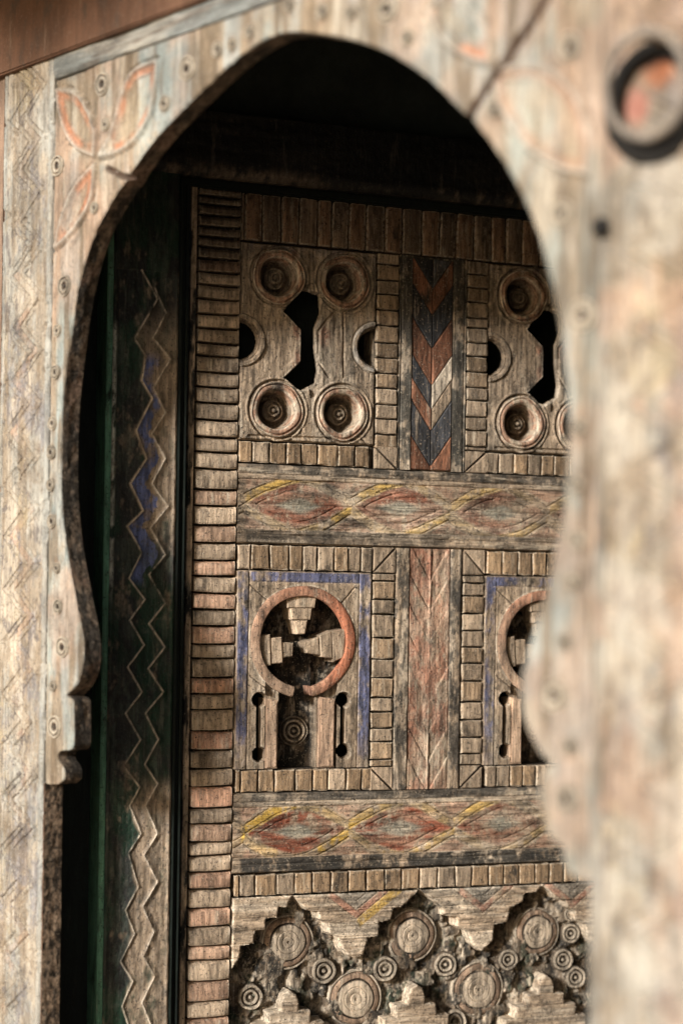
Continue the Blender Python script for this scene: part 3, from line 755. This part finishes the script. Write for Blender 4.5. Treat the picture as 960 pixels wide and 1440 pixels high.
def merlon(x, y, s=1.0):
    cu_, ct = D(x, y)
    half = [(0, 0), (.012, -.008), (.018, -.022), (.017, -.036), (.040, -.038), (.041, -.058), (.066, -.060), (.067, -.082), (.090, -.084), (.091, -.110), (.112, -.112), (.112, -.135)]
    P_ = [(cu_ + a * s, ct + b * s) for a, b in half] + [(cu_ - a * s, ct + b * s) for a, b in half[::-1][:-1]]
    stepped('stepped_merlon', P_, int(x), 0)
merlon(408, 1393, 1.1); merlon(586, 1384, 1.1); merlon(768, 1371, 1.05)
# lower field rail and base board, below the picture
box('bottom_board', (UB + .001, .0, .04), (RB[0] - .001, .065, V_low[0] - .002), M_bx, door, color=tuple(WOOD))

# ================================================================== FRAME AROUND THE INNER DOOR
fz = thing('door_frame', (O_D[0], O_D[1], 0), TH_D, 'black and green painted door frame whose zigzag carved post stands beside the inner door', 'door frame')
W0 = .022       # face of the post stands this far in front of the leaf
pu0 = D(152, 1000, W0)[0]; pu1 = D(243, 1000, W0)[0]
vtop_post = D(262, 236, W0)[1]
def zz(U, V, pts):
    return seg_d(U, V, pts)
Lp = [(200, 380), (222, 420), (190, 476), (206, 500), (200, 535), (215, 560), (192, 605), (207, 645), (184, 680), (202, 718), (180, 740), (200, 777), (182, 813), (204, 843), (183, 872), (203, 907), (180, 938), (200, 973), (177, 1003), (198, 1040), (175, 1077), (197, 1107), (183, 1133), (199, 1172), (181, 1200), (195, 1247), (177, 1280), (190, 1313), (170, 1352), (187, 1380), (172, 1415), (184, 1450)]
Rp = [(218, 405), (234, 440), (216, 475), (240, 505), (216, 545), (233, 580), (214, 610), (233, 645), (214, 680), (237, 712), (212, 743), (233, 780), (210, 808), (233, 848), (210, 877), (232, 910), (209, 940), (230, 973), (205, 1003), (223, 1040), (204, 1075), (222, 1102), (205, 1133), (222, 1172), (203, 1203), (222, 1240), (201, 1275), (217, 1310), (202, 1345), (218, 1373), (200, 1410), (214, 1445)]
def ext(pts, n=16):
    p = list(pts); du = 1
    a, b = p[-2], p[-1]
    while p[-1][1] > .1:
        p.append((p[-2][0], p[-1][1] - .047))
    return p
Lq = ext(DP(Lp, W0)); Rq = ext(DP(Rp, W0))
blue_l = np.array(sorted([(b, a) for a, b in Lq])); blue_r = np.array(sorted([(b, a) for a, b in Rq]))
def posth(U, V):
    h = rough_h(U, V, 600, .0014)
    dl = seg_d(U, V, Lq); dr = seg_d(U, V, Rq)
    on = .6 + .4 * patchy(U, V, 602, .35, .5, 12)
    for d in (dl, dr):
        h = h + .0014 * (1 - ss(.0004, .0017, d)) * on
    lu = np.interp(V, blue_l[:, 0], blue_l[:, 1]); ru = np.interp(V, blue_r[:, 0], blue_r[:, 1])
    inside = (U > lu) & (U < ru)
    top = blue_l[-1, 0]
    h = h - .0025 * ss(0, .008, U - lu) * ss(0, .008, ru - U) * inside * (V < top)
    h = h - .0035 * ss(0, .014, U - ru) * (U > ru) * (V < top) * ss(0, .01, pu1 - U) - .0025 * ss(0, .02, lu - U) * (U < lu) * (V < top) * ss(0, .01, U - pu0)
    h = h - .003 * (1 - ss(0, .004, np.minimum(U - pu0, pu1 - U)))
    return W0 + h
def postc(U, V, H):
    lu = np.interp(V, blue_l[:, 0], blue_l[:, 1]); ru = np.interp(V, blue_r[:, 0], blue_r[:, 1])
    n1 = fbm(U, V, 22, 10, 610); n2 = fbm(U, V, 60, 40, 611)
    c = np.ones(U.shape + (3,)) * (GRN * .75)
    c = mixc(c, BLK, ss(.42, .6, n1))
    v = lambda y: D(210, y, W0)[1]
    c = mixc(c, np.array((.10, .12, .09)), .45 * ss(.58, .70, fbm(U, V, 70, 12, 612)))
    # bare wood: upper stretch between and right of the lines, and the whole lower length
    up = ss(v(395), v(420), V) * 0 + (ss(v(790), v(740), V) * ss(v(400), v(520), V))
    bare = up * ss(.0, .004, U - lu + .006) + ss(v(1085), v(1125), V + .05 * (n1 - .5)) * ss(-.004, .004, U - lu + .006 * np.sin(V * 60))
    bare = bare * (.3 + .7 * patchy(U, V, 623, .28, .42, 14))
    c = mixc(c, (WOOD * .85), np.clip(bare, 0, 1) * (.65 + .35 * ss(.35, .5, n2)))
    blue = ss(v(830), v(800), V) * ss(v(490), v(520), V) * 1.0 * ss(0, .002, U - lu) * ss(.003, -.002, U - (lu + ru) / 2 - .006 + .03 * (n2 - .5))
    c = mixc(c, np.array((.14, .18, .40)), np.clip(blue * 1.3, 0, 1) * patchy(U, V, 615, .26, .44, 26))
    dl = seg_d(U, V, Lq); dr = seg_d(U, V, Rq)
    ln = (1 - ss(.0008, .0025, np.minimum(dl, dr))) * patchy(U, V, 617, .28, .42, 25)
    c = mixc(c, PALE * 1.1, ln * .95)
    st = ss(.009, .005, U - pu0) * ss(v(450), v(470), V) * ss(v(860), v(800), V)
    c = mixc(c, np.array((.62, .64, .56)), st * patchy(U, V, 618, .32, .46, 30) * .95)  # pale left edge: wear, plus its lit highlight painted in
    c = mixc(c, WOOD * .7, .7 * patchy(U, V, 619, .60, .72, 18))
    c = mixc(c, np.array((.07, .09, .07)), .5 * patchy(U, V, 621, .5, .62, 30) * (1 - np.clip(bare, 0, 1)))
    return c
post = relief('zigzag_post', pu0, pu1, .0, vtop_post, .0018, posth, postc, M_pz, fz, back=.10)
M_gside = aged('green_paint', TH_D, 'z', 'base', base=(.15, .34, .23), grain=.5, dirt=(.01, .02, .015), dirt_amt=.5, spec_amt=.5, wear=(.3, .36, .29), wear_amt=.35, rough=.55, rnd=0)
box('green_side_board', (pu0 - .012, -W0 + .003, 0), (pu0 - .0005, .11, vtop_post - .004), M_gside, fz, .002)
# slim mouldings between post and leaf
mu = [D(x, 1000, W0)[0] for x in (244, 249.5, 254, 258.5)]
for k, (a, b, wz) in enumerate(((mu[0], mu[1], .020), (mu[1], mu[2], .012), (mu[2], mu[3], .017))):
    prism('moulding', [(a + .0005, 0), (b - .0005, 0), (b - .0005, 2.315), (a + .0005, 2.315)], -.05, wz, M_black, fz, .0025)
# right side of the frame, mirrored, behind the gate
relief('zigzag_post', ULB2 + .02, ULB2 + .15, 0, vtop_post, .004, lambda U, V: W0 + rough_h(U, V, 640) - .002 * (1 - ss(.001, .004, np.abs(U - ULB2 - .085 - .015 * (np.abs(((V / .094) % 1) * 2 - 1) * 2 - 1)))),
       lambda U, V, H: mixc(np.ones(U.shape + (3,)) * GRN * .8, WOOD * .8, ss(.5, .6, fbm(U, V, 20, 8, 641))), M_pz, fz, back=.10)
box('moulding', (ULB2 + .006, -.014, 0), (ULB2 + .019, .05, 2.315), M_black, fz, .003)
# lintel: face board and worn lower lip
lv0 = D(500, 268, .03)[1]; lv1 = D(450, 170, .05)[1]
def linth(U, V): return .030 + rough_h(U, V, 650, .002, 'x') - .008 * ss(lv0 + .02, lv0, V)
def lintc(U, V, H):
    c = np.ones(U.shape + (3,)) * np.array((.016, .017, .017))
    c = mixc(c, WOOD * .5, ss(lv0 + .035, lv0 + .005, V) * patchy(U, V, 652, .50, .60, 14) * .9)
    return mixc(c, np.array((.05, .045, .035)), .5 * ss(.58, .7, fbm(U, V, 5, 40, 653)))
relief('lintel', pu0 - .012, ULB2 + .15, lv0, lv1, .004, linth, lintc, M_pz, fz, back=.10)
box('lintel_lip', (pu1, -.012, lv0 - .018), (ULB2 + .005, .065, lv0 - .001), M_black, fz, .004)

# passage round the inner door
def dquad(name, pts, m, thick=.0):
    e = Matrix.Translation((O_D[0], O_D[1], 0)) @ Matrix.Rotation(TH_D, 4, 'Z')
    vs = [tuple(e @ Vector(p)) for p in pts]
    me = mesh_from(name, vs, [tuple(range(len(vs)))]); o = link(name, me, m, kind='structure'); return o
M_dark = aged('shade_dark_plaster', TH_D, 'n', 'base', base=(.065, .08, .07), grain=.15, gscale=.3, dirt=(.07, .08, .07), dirt_amt=.2, wear=(.12, .13, .11), wear_amt=.1, rnd=0, bump=.2)  # dark base colour stands in for the passage being unlit
def dbox(name, a, b, m):
    o = box(name, a, b, m, None, 0, 'structure'); o.location = (O_D[0], O_D[1], 0); o.rotation_euler = (0, 0, TH_D); return o
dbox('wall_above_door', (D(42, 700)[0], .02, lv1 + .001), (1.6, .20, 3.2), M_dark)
dbox('wall_left', (D(42, 700)[0], .06, 0), (pu0 - .013, .20, 3.2), M_black)  # black because the gap is unlit: shade put into the wall colour
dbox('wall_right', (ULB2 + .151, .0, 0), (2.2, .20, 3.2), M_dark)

# ================================================================== GATE WITH KEYHOLE OPENING
gate = thing('keyhole_gate', (O_G[0], O_G[1], 0), TH_G, 'pale sun-bleached wooden gate with keyhole arch opening, carved leaves, nail rings and faded paint', 'gate')
TK = .042
curve = [(68, 1103), (80, 1103), (88, 1097), (89, 1086), (86, 1077), (80, 1070), (78, 1063), (82, 1056), (97, 1055), (101, 1049), (101, 986), (98, 982), (90, 979),
         (104, 965), (113, 945), (117, 925), (114, 892), (107, 858), (100, 822), (94, 790), (89, 760), (85, 720), (83, 680), (83, 640), (84, 600), (86, 560), (89, 530), (93, 500), (98, 460), (104, 420), (112, 385), (122, 348),
         (134, 318), (148, 292), (161, 270), (176, 252), (182, 240), (197, 218), (220, 188), (247, 160), (277, 131), (300, 107), (335, 77), (364, 57), (388, 46), (410, 44), (434, 45), (491, 54), (544, 73), (583, 96), (615, 122), (640, 150), (656, 164), (662, 168),
         (686, 199), (709, 233), (731, 274), (750, 319), (765, 365), (776, 415), (788, 480), (796, 550), (798, 613), (795, 660), (790, 710), (783, 750), (772, 800), (757, 860), (742, 905), (731, 937), (727, 967), (730, 1000), (740, 1030), (756, 1060), (776, 1072),
         (762, 1082), (757, 1090), (754, 1130), (762, 1160), (772, 1180), (790, 1190), (787, 1205), (797, 1228), (817, 1240), (824, 1240)]
cq = GP(curve)
def resample(P_, st):
    P_ = np.array(P_); d = np.r_[0, np.cumsum(np.hypot(*np.diff(P_, axis=0).T))]; n = int(d[-1] / st)
    s = np.linspace(0, d[-1], n); return np.stack([np.interp(s, d, P_[:, 0]), np.interp(s, d, P_[:, 1])], 1)
K = resample(cq, .0030)
def smooth(K, sig):
    n = int(sig * 3); k = np.exp(-.5 * (np.arange(-n, n + 1) / sig) ** 2); k /= k.sum()
    Q = np.stack([np.convolve(np.pad(K[:, i], n, 'edge'), k, 'valid') for i in (0, 1)], 1); return Q
S1, S2 = smooth(K, 1.2), smooth(K, 7)
vh = G(92, 965)[1]
wgt = ss(vh, vh + .05, K[:, 1])[:, None]
crk = np.minimum(np.hypot(K[:, 0] - G(180, 245)[0], K[:, 1] - G(180, 245)[1]), np.hypot(K[:, 0] - G(659, 166)[0], K[:, 1] - G(659, 166)[1]))
wgt = wgt * ss(.01, .04, crk)[:, None]
K = S1 * (1 - wgt) + S2 * wgt
K += .0012 * np.stack([fbm(K[:, 1], K[:, 0], 30, 30, 9) - .5, fbm(K[:, 1], K[:, 0], 30, 30, 19) - .5], 1)
gL = G(67, 700)[0]; gR = G(828, 1240)[0]; gT = 2.452
c0 = np.array(G(430, 360)); outer = np.zeros_like(K)
for i, (a, b) in enumerate(K):
    if b <= c0[1]: outer[i] = (gL if a < c0[0] else gR, b)
    else:
        d = np.array((a, b)) - c0; t = 1e9
        if d[0] < 0: t = min(t, (gL - c0[0]) / d[0])
        if d[0] > 0: t = min(t, (gR - c0[0]) / d[0])
        if d[1] > 0: t = min(t, (gT - c0[1]) / d[1])
        outer[i] = c0 + d * t
for cc in ((gL, gT), (gR, gT)):
    i = np.argmin(np.hypot(outer[:, 0] - cc[0], outer[:, 1] - cc[1])); outer[i] = cc
NS = 96; s_ = np.linspace(0, 1, NS)
U = K[:, None, 0] * (1 - s_) + outer[:, None, 0] * s_; V = K[:, None, 1] * (1 - s_) + outer[:, None, 1] * s_
npx = [(143, 118), (262, 96), (305, 69), (325, 62), (350, 44), (406, 7), (452, 15), (492, 18), (543, 12), (572, 53), (80, 233), (132, 292), (90, 402), (80, 465), (77, 523), (73, 595), (71, 636), (70.5, 682), (72, 733), (79, 799), (81, 853), (87, 910), (74, 965), (76, 1022),
       (230, 146), (147, 175), (799, 66), (787, 300), (817, 443), (694, 154), (810, 760), (803, 817), (792, 903), (777, 978), (798, 1050), (795, 1123), (812, 600), (810, 680)]
big_n = {(143, 118), (262, 96), (80, 233), (90, 402), (87, 910), (76, 1022), (777, 978), (795, 1123), (799, 66), (787, 300), (543, 12), (817, 443)}
# carved leaves round the spandrel flowers
def bez(pts):
    P_ = np.array(GP(pts)); n = len(P_); out = []
    for i in range(n - 1):
        p0 = P_[max(i - 1, 0)]; p1_ = P_[i]; p2_ = P_[i + 1]; p3_ = P_[min(i + 2, n - 1)]
        for t in np.linspace(0, 1, 5, endpoint=False):
            out.append(.5 * ((2 * p1_) + (-p0 + p2_) * t + (2 * p0 - 5 * p1_ + 4 * p2_ - p3_) * t * t + (-p0 + 3 * p1_ - 3 * p2_ + p3_) * t ** 3))
    out.append(P_[-1]); return [tuple(x) for x in out]
leaves = [bez([(138, 218), (165, 212), (190, 192), (208, 160), (216, 120), (219, 86)]) + bez([(219, 86), (190, 98), (172, 125), (163, 160), (152, 195), (138, 218)]),
          bez([(130, 218), (105, 205), (90, 180), (82, 150), (78, 126)]) + bez([(78, 126), (103, 130), (120, 152), (131, 185), (130, 218)]),
          bez([(131, 232), (105, 262), (88, 300), (76, 348)]) + bez([(76, 348), (104, 320), (126, 280), (131, 232)]),
          bez([(690, 100), (703, 150), (735, 200), (780, 232), (822, 242)]) + bez([(822, 242), (822, 180), (800, 125), (750, 92), (690, 100)]),
          bez([(600, 15), (622, 55), (655, 78), (686, 88)]) + bez([(686, 88), (682, 45), (655, 10), (630, -10), (600, 15)])]
cracks = [(bez([(655, 164), (672, 135), (700, 95), (722, 60), (748, 25), (770, -20)]), .0055), (bez([(186, 246), (172, 248), (160, 242), (148, 236)]), .0036), (bez([(71, 112), (90, 108), (130, 93)]), .001)]
def gateh(U, V):
    h = rough_h(U, V, 700, .0011) - .003
    for k, l in enumerate(leaves):
        sd = poly_sdf(U, V, l)
        h = h + .0050 * (1 - ss(.0014, .0046, np.abs(sd))) + .0030 * (1 - ss(.001, .0032, np.abs(sd + .015)))
        h = h - .0040 * (1 - ss(.0008, .0034, np.abs(sd - .008))) - .002 * ss(-.004, -.010, sd)
    for l, wd in cracks: h = h - .014 * (1 - ss(wd * .6, wd * 1.6, seg_d(U, V, l)))
    for x in (gL, gR): h = h - .003 * (1 - ss(0, .003, np.abs(U - x)))
    # bead line that follows the upright edges
    h = h - .0018 * (1 - ss(.0008, .0024, np.abs(U - gL - .012)))
    for x in (gR - .010, gR - .026): h = h - .005 * (1 - ss(.0012, .0045, np.abs(U - x)))
    h = h - .002 * ss(.60, .70, fbm(U, V, 60, 8, 705))
    return h
CRM = np.array((.44, .385, .305)); GRY = np.array((.34, .355, .335)); TAN = np.array((.29, .215, .14)); PK2 = np.array((.44, .29, .21))
def gatec(U, V):
    c = np.ones(U.shape + (3,)) * CRM
    c = mixc(c, GRY, .85 * patchy(U, V, 720, .42, .58, 6))
    c = mixc(c, np.array((.27, .33, .32)), .6 * patchy(U, V, 725, .5, .62, 9))
    c = mixc(c, TAN, .8 * ss(.48, .64, fbm(U, V, 26, 2.5, 721)))
    c = mixc(c, PK2, .5 * ss(.5, .66, fbm(U, V, 9, 6, 722)))
    c = mixc(c, TAN * .6, .8 * ss(.56, .70, fbm(U, V, 50, 5, 723)))
    for k, (x, y) in enumerate(npx):           # rust bled into the wood round the nails
        a, b = G(x, y); d = np.hypot(U - a, (V - b) * .8)
        c = mixc(c, np.array((.17, .09, .05)), (.75 if (x, y) in big_n else .5) * ss(.020, .004, d + .012 * (fbm(U, V, 60, 40, 726) - .5)))
    for k, l in enumerate(leaves):
        sd = poly_sdf(U, V, l)
        pa = patchy(U, V, 730 + k, .32, .55, 18)
        c = mixc(c, np.array((.48, .215, .12)) if k != 3 else np.array((.40, .25, .17)), (.85 if k != 3 else .6) * (1 - ss(.002, .012, np.abs(sd + .009))) * ss(.40, .56, fbm(U, V, 12, 9, 760 + k)))
        c = mixc(c, np.array((.44, .37, .26)), .3 * ss(-.012, -.024, sd) * pa)
        c = mixc(c, np.array((.50, .46, .40)), .6 * (1 - ss(.0015, .004, np.abs(sd))))
        c = mixc(c, TAN * .4, .8 * (1 - ss(.001, .0035, np.abs(sd - .008))) * patchy(U, V, 740 + k, .45, .6, 40))
    for l, wd in cracks: c = mixc(c, np.array((.07, .035, .02)), .95 * (1 - ss(wd, wd * 2.2, seg_d(U, V, l))))
    return c
H = gateh(U, V); C = gatec(U, V)
e0 = ss(0, .03, s_)[None, :] * np.ones_like(H); H = H - .003 * (1 - e0)
n_i, n_j = U.shape
vs = np.stack([U, -H, V], -1).reshape(-1, 3); cs_ = C.reshape(-1, 3)
idx = np.arange(n_i * n_j).reshape(n_i, n_j)
q = np.stack([idx[:-1, :-1], idx[1:, :-1], idx[1:, 1:], idx[:-1, 1:]], -1).reshape(-1, 4)
me = mesh_from('arch_board', vs, q, cs_, True)
arch = link('arch_board', me, M_gz, gate)
# sawn inner edge of the arch (reveal)
NB = 12; tt = np.linspace(0, 1, NB)
KU = np.repeat(K[:, 0:1], NB, 1); KV = np.repeat(K[:, 1:2], NB, 1); DY = -H[:, 0:1] * (1 - tt) + TK * tt
arcl = np.r_[0, np.cumsum(np.hypot(*np.diff(K, axis=0).T))][:, None] * np.ones((1, NB))
rg = .0035 * (fbm(arcl, DY, 70, 120, 750) - .5) * np.sin(np.pi * tt)[None, :] + .004 * (fbm(arcl, DY, 16, 50, 751) - .5) * np.sin(np.pi * tt)[None, :]
tan_ = np.gradient(K, axis=0); tan_ /= np.linalg.norm(tan_, axis=1)[:, None]; nrm = np.stack([-tan_[:, 1], tan_[:, 0]], 1)
EU = KU + nrm[:, 0:1] * rg; EV = KV + nrm[:, 1:2] * rg
ec = np.ones(EU.shape + (3,)) * np.array((.22, .165, .12))
ec = mixc(ec, BLK, .8 * ss(.40, .54, fbm(arcl, DY, 30, 60, 752))); ec = mixc(ec, PK2 * .7, .6 * ss(.62, .7, fbm(arcl, DY, 14, 20, 753)))
idx = np.arange(EU.size).reshape(EU.shape)
q = np.stack([idx[:-1, :-1], idx[:-1, 1:], idx[1:, 1:], idx[1:, :-1]], -1).reshape(-1, 4)
me = mesh_from('arch_edge', np.stack([EU, DY, EV], -1).reshape(-1, 3), q, ec.reshape(-1, 3), True); link('arch_edge', me, M_edge, gate)
# back face of the arch board
vs = np.concatenate([np.stack([K[:, 0], np.full(len(K), TK), K[:, 1]], 1), np.stack([outer[:, 0], np.full(len(K), TK), outer[:, 1]], 1)])
n = len(K); i = np.arange(n - 1)
me = mesh_from('arch_back', vs, np.stack([i, i + n, i + n + 1, i + 1], 1), None); link('arch_back', me, M_black, gate)

# stiles
def stile(u0, u1, v0, v1, seed, step, name='stile', flip=False):
    per, amp = .098, .36 * (u1 - u0)
    uc_ = (u0 + u1) / 2
    def lines(U, V):
        tri = np.abs(((V / per) % 1) * 2 - 1) * 2 - 1
        return (U - uc_) - amp * .55 * tri * (-1 if flip else 1) + .010 * (fbm(U, V, 6, 4, seed + 2, 1) - .5)
    def fh(U, V):
        h = rough_h(U, V, seed, .0013)
        l = lines(U, V)
        for k, o in enumerate((-.030, -.012, .012, .030)):
            h = h - .0055 * (1 - ss(.0010, .0038, np.abs(l - o))) * (.3 + .7 * ss(.35, .6, fbm(U, V, 8, 8, seed + 10 + k, 2)))
            h = h + .0012 * (1 - ss(.0008, .0030, np.abs(l - o - .005)))
        e = np.minimum(U - u0, u1 - U); h = h - .003 * (1 - ss(0, .004, e)) - .002 * (1 - ss(.0008, .0024, np.abs(e - .014)))
        h = h - .0035 * ss(.62, .72, fbm(U, V, 40, 40, seed + 5))
        if seed == 840: h = h - .008 * (1 - ss(.002, .006, np.abs(U - u0 - .012))) - .006 * (1 - ss(.002, .005, np.abs(U - u0 - .030)))
        return h + .001
    def fc(U, V, H):
        c = np.ones(U.shape + (3,)) * CRM * np.array((1, .98, .97)); l = lines(U, V)
        ln = ss(.012, .010, np.abs(l)) 
        c = mixc(c, PK2, .7 * ln * patchy(U, V, seed + 20, .40, .58, 9)); c = mixc(c, GRY * .9, .6 * patchy(U, V, seed + 26, .46, .60, 7)); c = mixc(c, TAN * .8, .6 * ss(.52, .66, fbm(U, V, 30, 3, seed + 27)))
        for o in (-.030, -.012, .012, .030): c = mixc(c, TAN * .75, .6 * (1 - ss(.001, .003, np.abs(l - o))) * patchy(U, V, seed + 30, .40, .55, 14))
        c = mixc(c, np.array((.19, .19, .22)), .6 * patchy(U, V, seed + 21, .52, .66, 9))
        c = mixc(c, np.array((.42, .34, .20)), .5 * patchy(U, V, seed + 22, .54, .64, 8) * ss(.03, .0, l))
        c = mixc(c, np.array((.16, .14, .13)), .8 * patchy(U, V, seed + 23, .60, .67, 26))
        c = mixc(c, TAN * .8, .5 * patchy(U, V, seed + 24, .54, .64, 14))
        e = np.minimum(U - u0, u1 - U); c = mixc(c, GRY, .5 * ss(.016, .01, e))
        if seed == 840:
            c = mixc(c, TAN * .8, .5 * ss(.48, .62, fbm(U, V, 16, 6, 881))); c = mixc(c, PK2, .5 * ss(.5, .62, fbm(U, V, 10, 10, 887))); c = mixc(c, np.array((.50, .46, .39)), .6 * ss(.54, .66, fbm(U, V, 14, 8, 883)))
            for (x, y), cc_, rr_ in (((926, 100), np.array((.50, .16, .06)), .022), ((892, 150), np.array((.48, .20, .15)), .020), ((915, 85), np.array((.03, .02, .02)), .012)):
                a, b = G(x, y); c = mixc(c, cc_, .85 * ss(rr_ + .008, rr_ - .008, np.hypot(U - a, V - b) + .012 * (fbm(U, V, 40, 40, 885) - .5)))
        return c
    return relief(name, u0, u1, v0, v1, step, fh, fc, M_gz, gate, back=TK)
sl0 = G(-2, 700)[0]
lst = stile(sl0, gL - .0012, .03, 2.58, 800, .0020)
box('stile_edge', (gL - .0012, .003, .03), (gL + .0015, TK - .002, G(68, 1103)[1]), M_beam, gate, 0)
rst = stile(gR + .0012, gR + .215, .03, 2.58, 840, .0034, flip=True)
# speckled raw side of the left stile below the arch board
sv = G(68, 1103)[1] + .002
tt2 = np.linspace(.002, TK, 16); vv2 = np.linspace(.03, sv, 500)
YY, ZZ = np.meshgrid(tt2, vv2)
X2 = gL + .0022 + .0022 * (fbm(YY, ZZ, 150, 60, 860) - .5)
sc_ = mixc(np.ones(YY.shape + (3,)) * np.array((.36, .26, .18)), BLK, .8 * ss(.50, .58, fbm(YY, ZZ, 160, 90, 861)))
idx = np.arange(YY.size).reshape(YY.shape)
me = mesh_from('stile_side', np.stack([X2, YY, ZZ], -1).reshape(-1, 3), np.stack([idx[:-1, :-1], idx[:-1, 1:], idx[1:, 1:], idx[1:, :-1]], -1).reshape(-1, 4), sc_.reshape(-1, 3), True)
link('stile_side', me, M_edge, gate)
# outer battens beside the stiles, grey top rail
box('outer_batten', (sl0 - .075, .004, .03), (sl0 - .002, TK, 2.60), M_batten, gate, .004)
relief('top_rail', gL + .002, gR + .0, gT + .002, 2.56, .003, lambda U, V: .002 + rough_h(U, V, 870, .0016, 'x') - .003 * ss(.56, .66, fbm(U, V, 5, 60, 872)) - .003 * (1 - ss(0, .004, V - gT - .002)),
       lambda U, V, H: mixc(mixc(np.ones(U.shape + (3,)) * np.array((.27, .285, .27)), np.array((.40, .38, .33)), ss(.45, .6, fbm(U, V, 4, 30, 873))), np.array((.16, .12, .09)), .7 * ss(.58, .68, fbm(U, V, 6, 50, 874))), M_gx, gate, back=TK)
# nails: iron stud in a scribed ring
nprof = [(.0001, .0015), (.0035, .001), (.0042, -.003), (.0054, -.005), (.0060, .0012), (.0082, .0026), (.0098, .0020), (.0106, -.0025), (.0118, -.0025), (.0128, .0018), (.0146, .0018), (.0158, -.004)]
ncol = [np.array((.03, .02, .015))] * 4 + [CRM * .9, CRM * 1.05, CRM, TAN * .45, TAN * .45, CRM, CRM * 1.05, CRM * .8]
nm = None
for k, (x, y) in enumerate(npx):
    a, b = G(x, y)
    if nm is None: o = lathe('nail', nprof, 26, M_gz, gate, (a, .001, b), cols=ncol, wob=.04); nm = o
    else: o = nm.copy(); COL.objects.link(o); o.location = (a, .001, b)
    s = 1.36 if (x, y) in big_n else random.uniform(.72, .92)
    s *= random.uniform(.92, 1.08); o.scale = (s, 1, s); o.rotation_euler = (0, random.uniform(0, 6), 0)
# dark bolt head right of the arch
a, b = G(847, 320); lathe('bolt', [(.0001, .012), (.008, .011), (.012, .006), (.0135, 0)], 20, M_iron, gate, (a, -.002, b))
# ring pull
ra, rb = G(913, 141, .012)
kn = lathe('ring_shade_band', [(.052, .002), (.053, .008), (.066, .010), (.078, .006), (.080, .0)], 48, M_iron, gate, (ra, -.002, rb))  # added dark band standing in for the shadow round the pull ring
ra, rb = G(905, 118, .045)
tor = []; R_, r_ = .0640, .0062
for i in range(16):
    a = 2 * math.pi * i / 16; tor.append((R_ + r_ * math.cos(a), r_ * math.sin(a)))
tor.append(tor[0])
ring = lathe('pull_ring', tor, 56, M_ring, gate, (ra, -.042, rb), wob=.01)
ring.rotation_euler = (RAD(9), 0, 0)
bm = bmesh.new(); bmesh.ops.create_cone(bm, cap_ends=True, segments=16, radius1=.011, radius2=.009, depth=.05); bmesh.ops.rotate(bm, verts=bm.verts, matrix=Matrix.Rotation(RAD(90), 3, 'X'))
bmesh.ops.bevel(bm, geom=list(bm.edges), offset=.002, segments=1, affect='EDGES')
me = bpy.data.meshes.new('staple'); bm.to_mesh(me); bm.free(); link('staple', me, M_ring, gate, (ra + .004, -.028, rb + .064))

# ================================================================== WALL ABOVE AND AROUND THE GATE
a0_, b0_ = G(0, 100, .012); a1_, b1_ = G(300, 0, .012)
beam = thing('lintel_beam', (O_G[0], O_G[1], 0), TH_G, 'rusty brown beam slanting across the top left corner above the pale gate', 'beam')
box('beam_face', (-1.2, -.012, (b0_ + b1_) / 2), (gR + .6, .10, 2.95), M_beam, beam, .003)
def gbox(name, a, b, m):
    o = box(name, a, b, m, None, 0, 'structure'); o.location = (O_G[0], O_G[1], 0); o.rotation_euler = (0, 0, TH_G); return o
gbox('wall_beside_gate', (-4, .01, 0), (sl0 - .08, .25, 4.0), M_plaster)
gbox('wall_over_gate', (sl0 - .079, .0, 2.951), (gR + 2.2, .25, 4.0), M_plaster)
gbox('wall_right_of_gate', (gR + .217, .0, 0), (gR + 2.2, .25, 2.949), M_plaster)
# ceiling closing the passage between gate and door, and an added side wall
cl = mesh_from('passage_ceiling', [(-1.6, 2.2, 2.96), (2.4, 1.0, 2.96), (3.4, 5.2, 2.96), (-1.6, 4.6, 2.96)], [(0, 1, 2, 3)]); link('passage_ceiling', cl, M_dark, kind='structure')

o = box('light_blocking_wall', (1.78, .85, 0), (1.98, 4.6, 3.2), M_dark, None, 0, 'structure')  # unseen wall, added to keep side sky light off the door
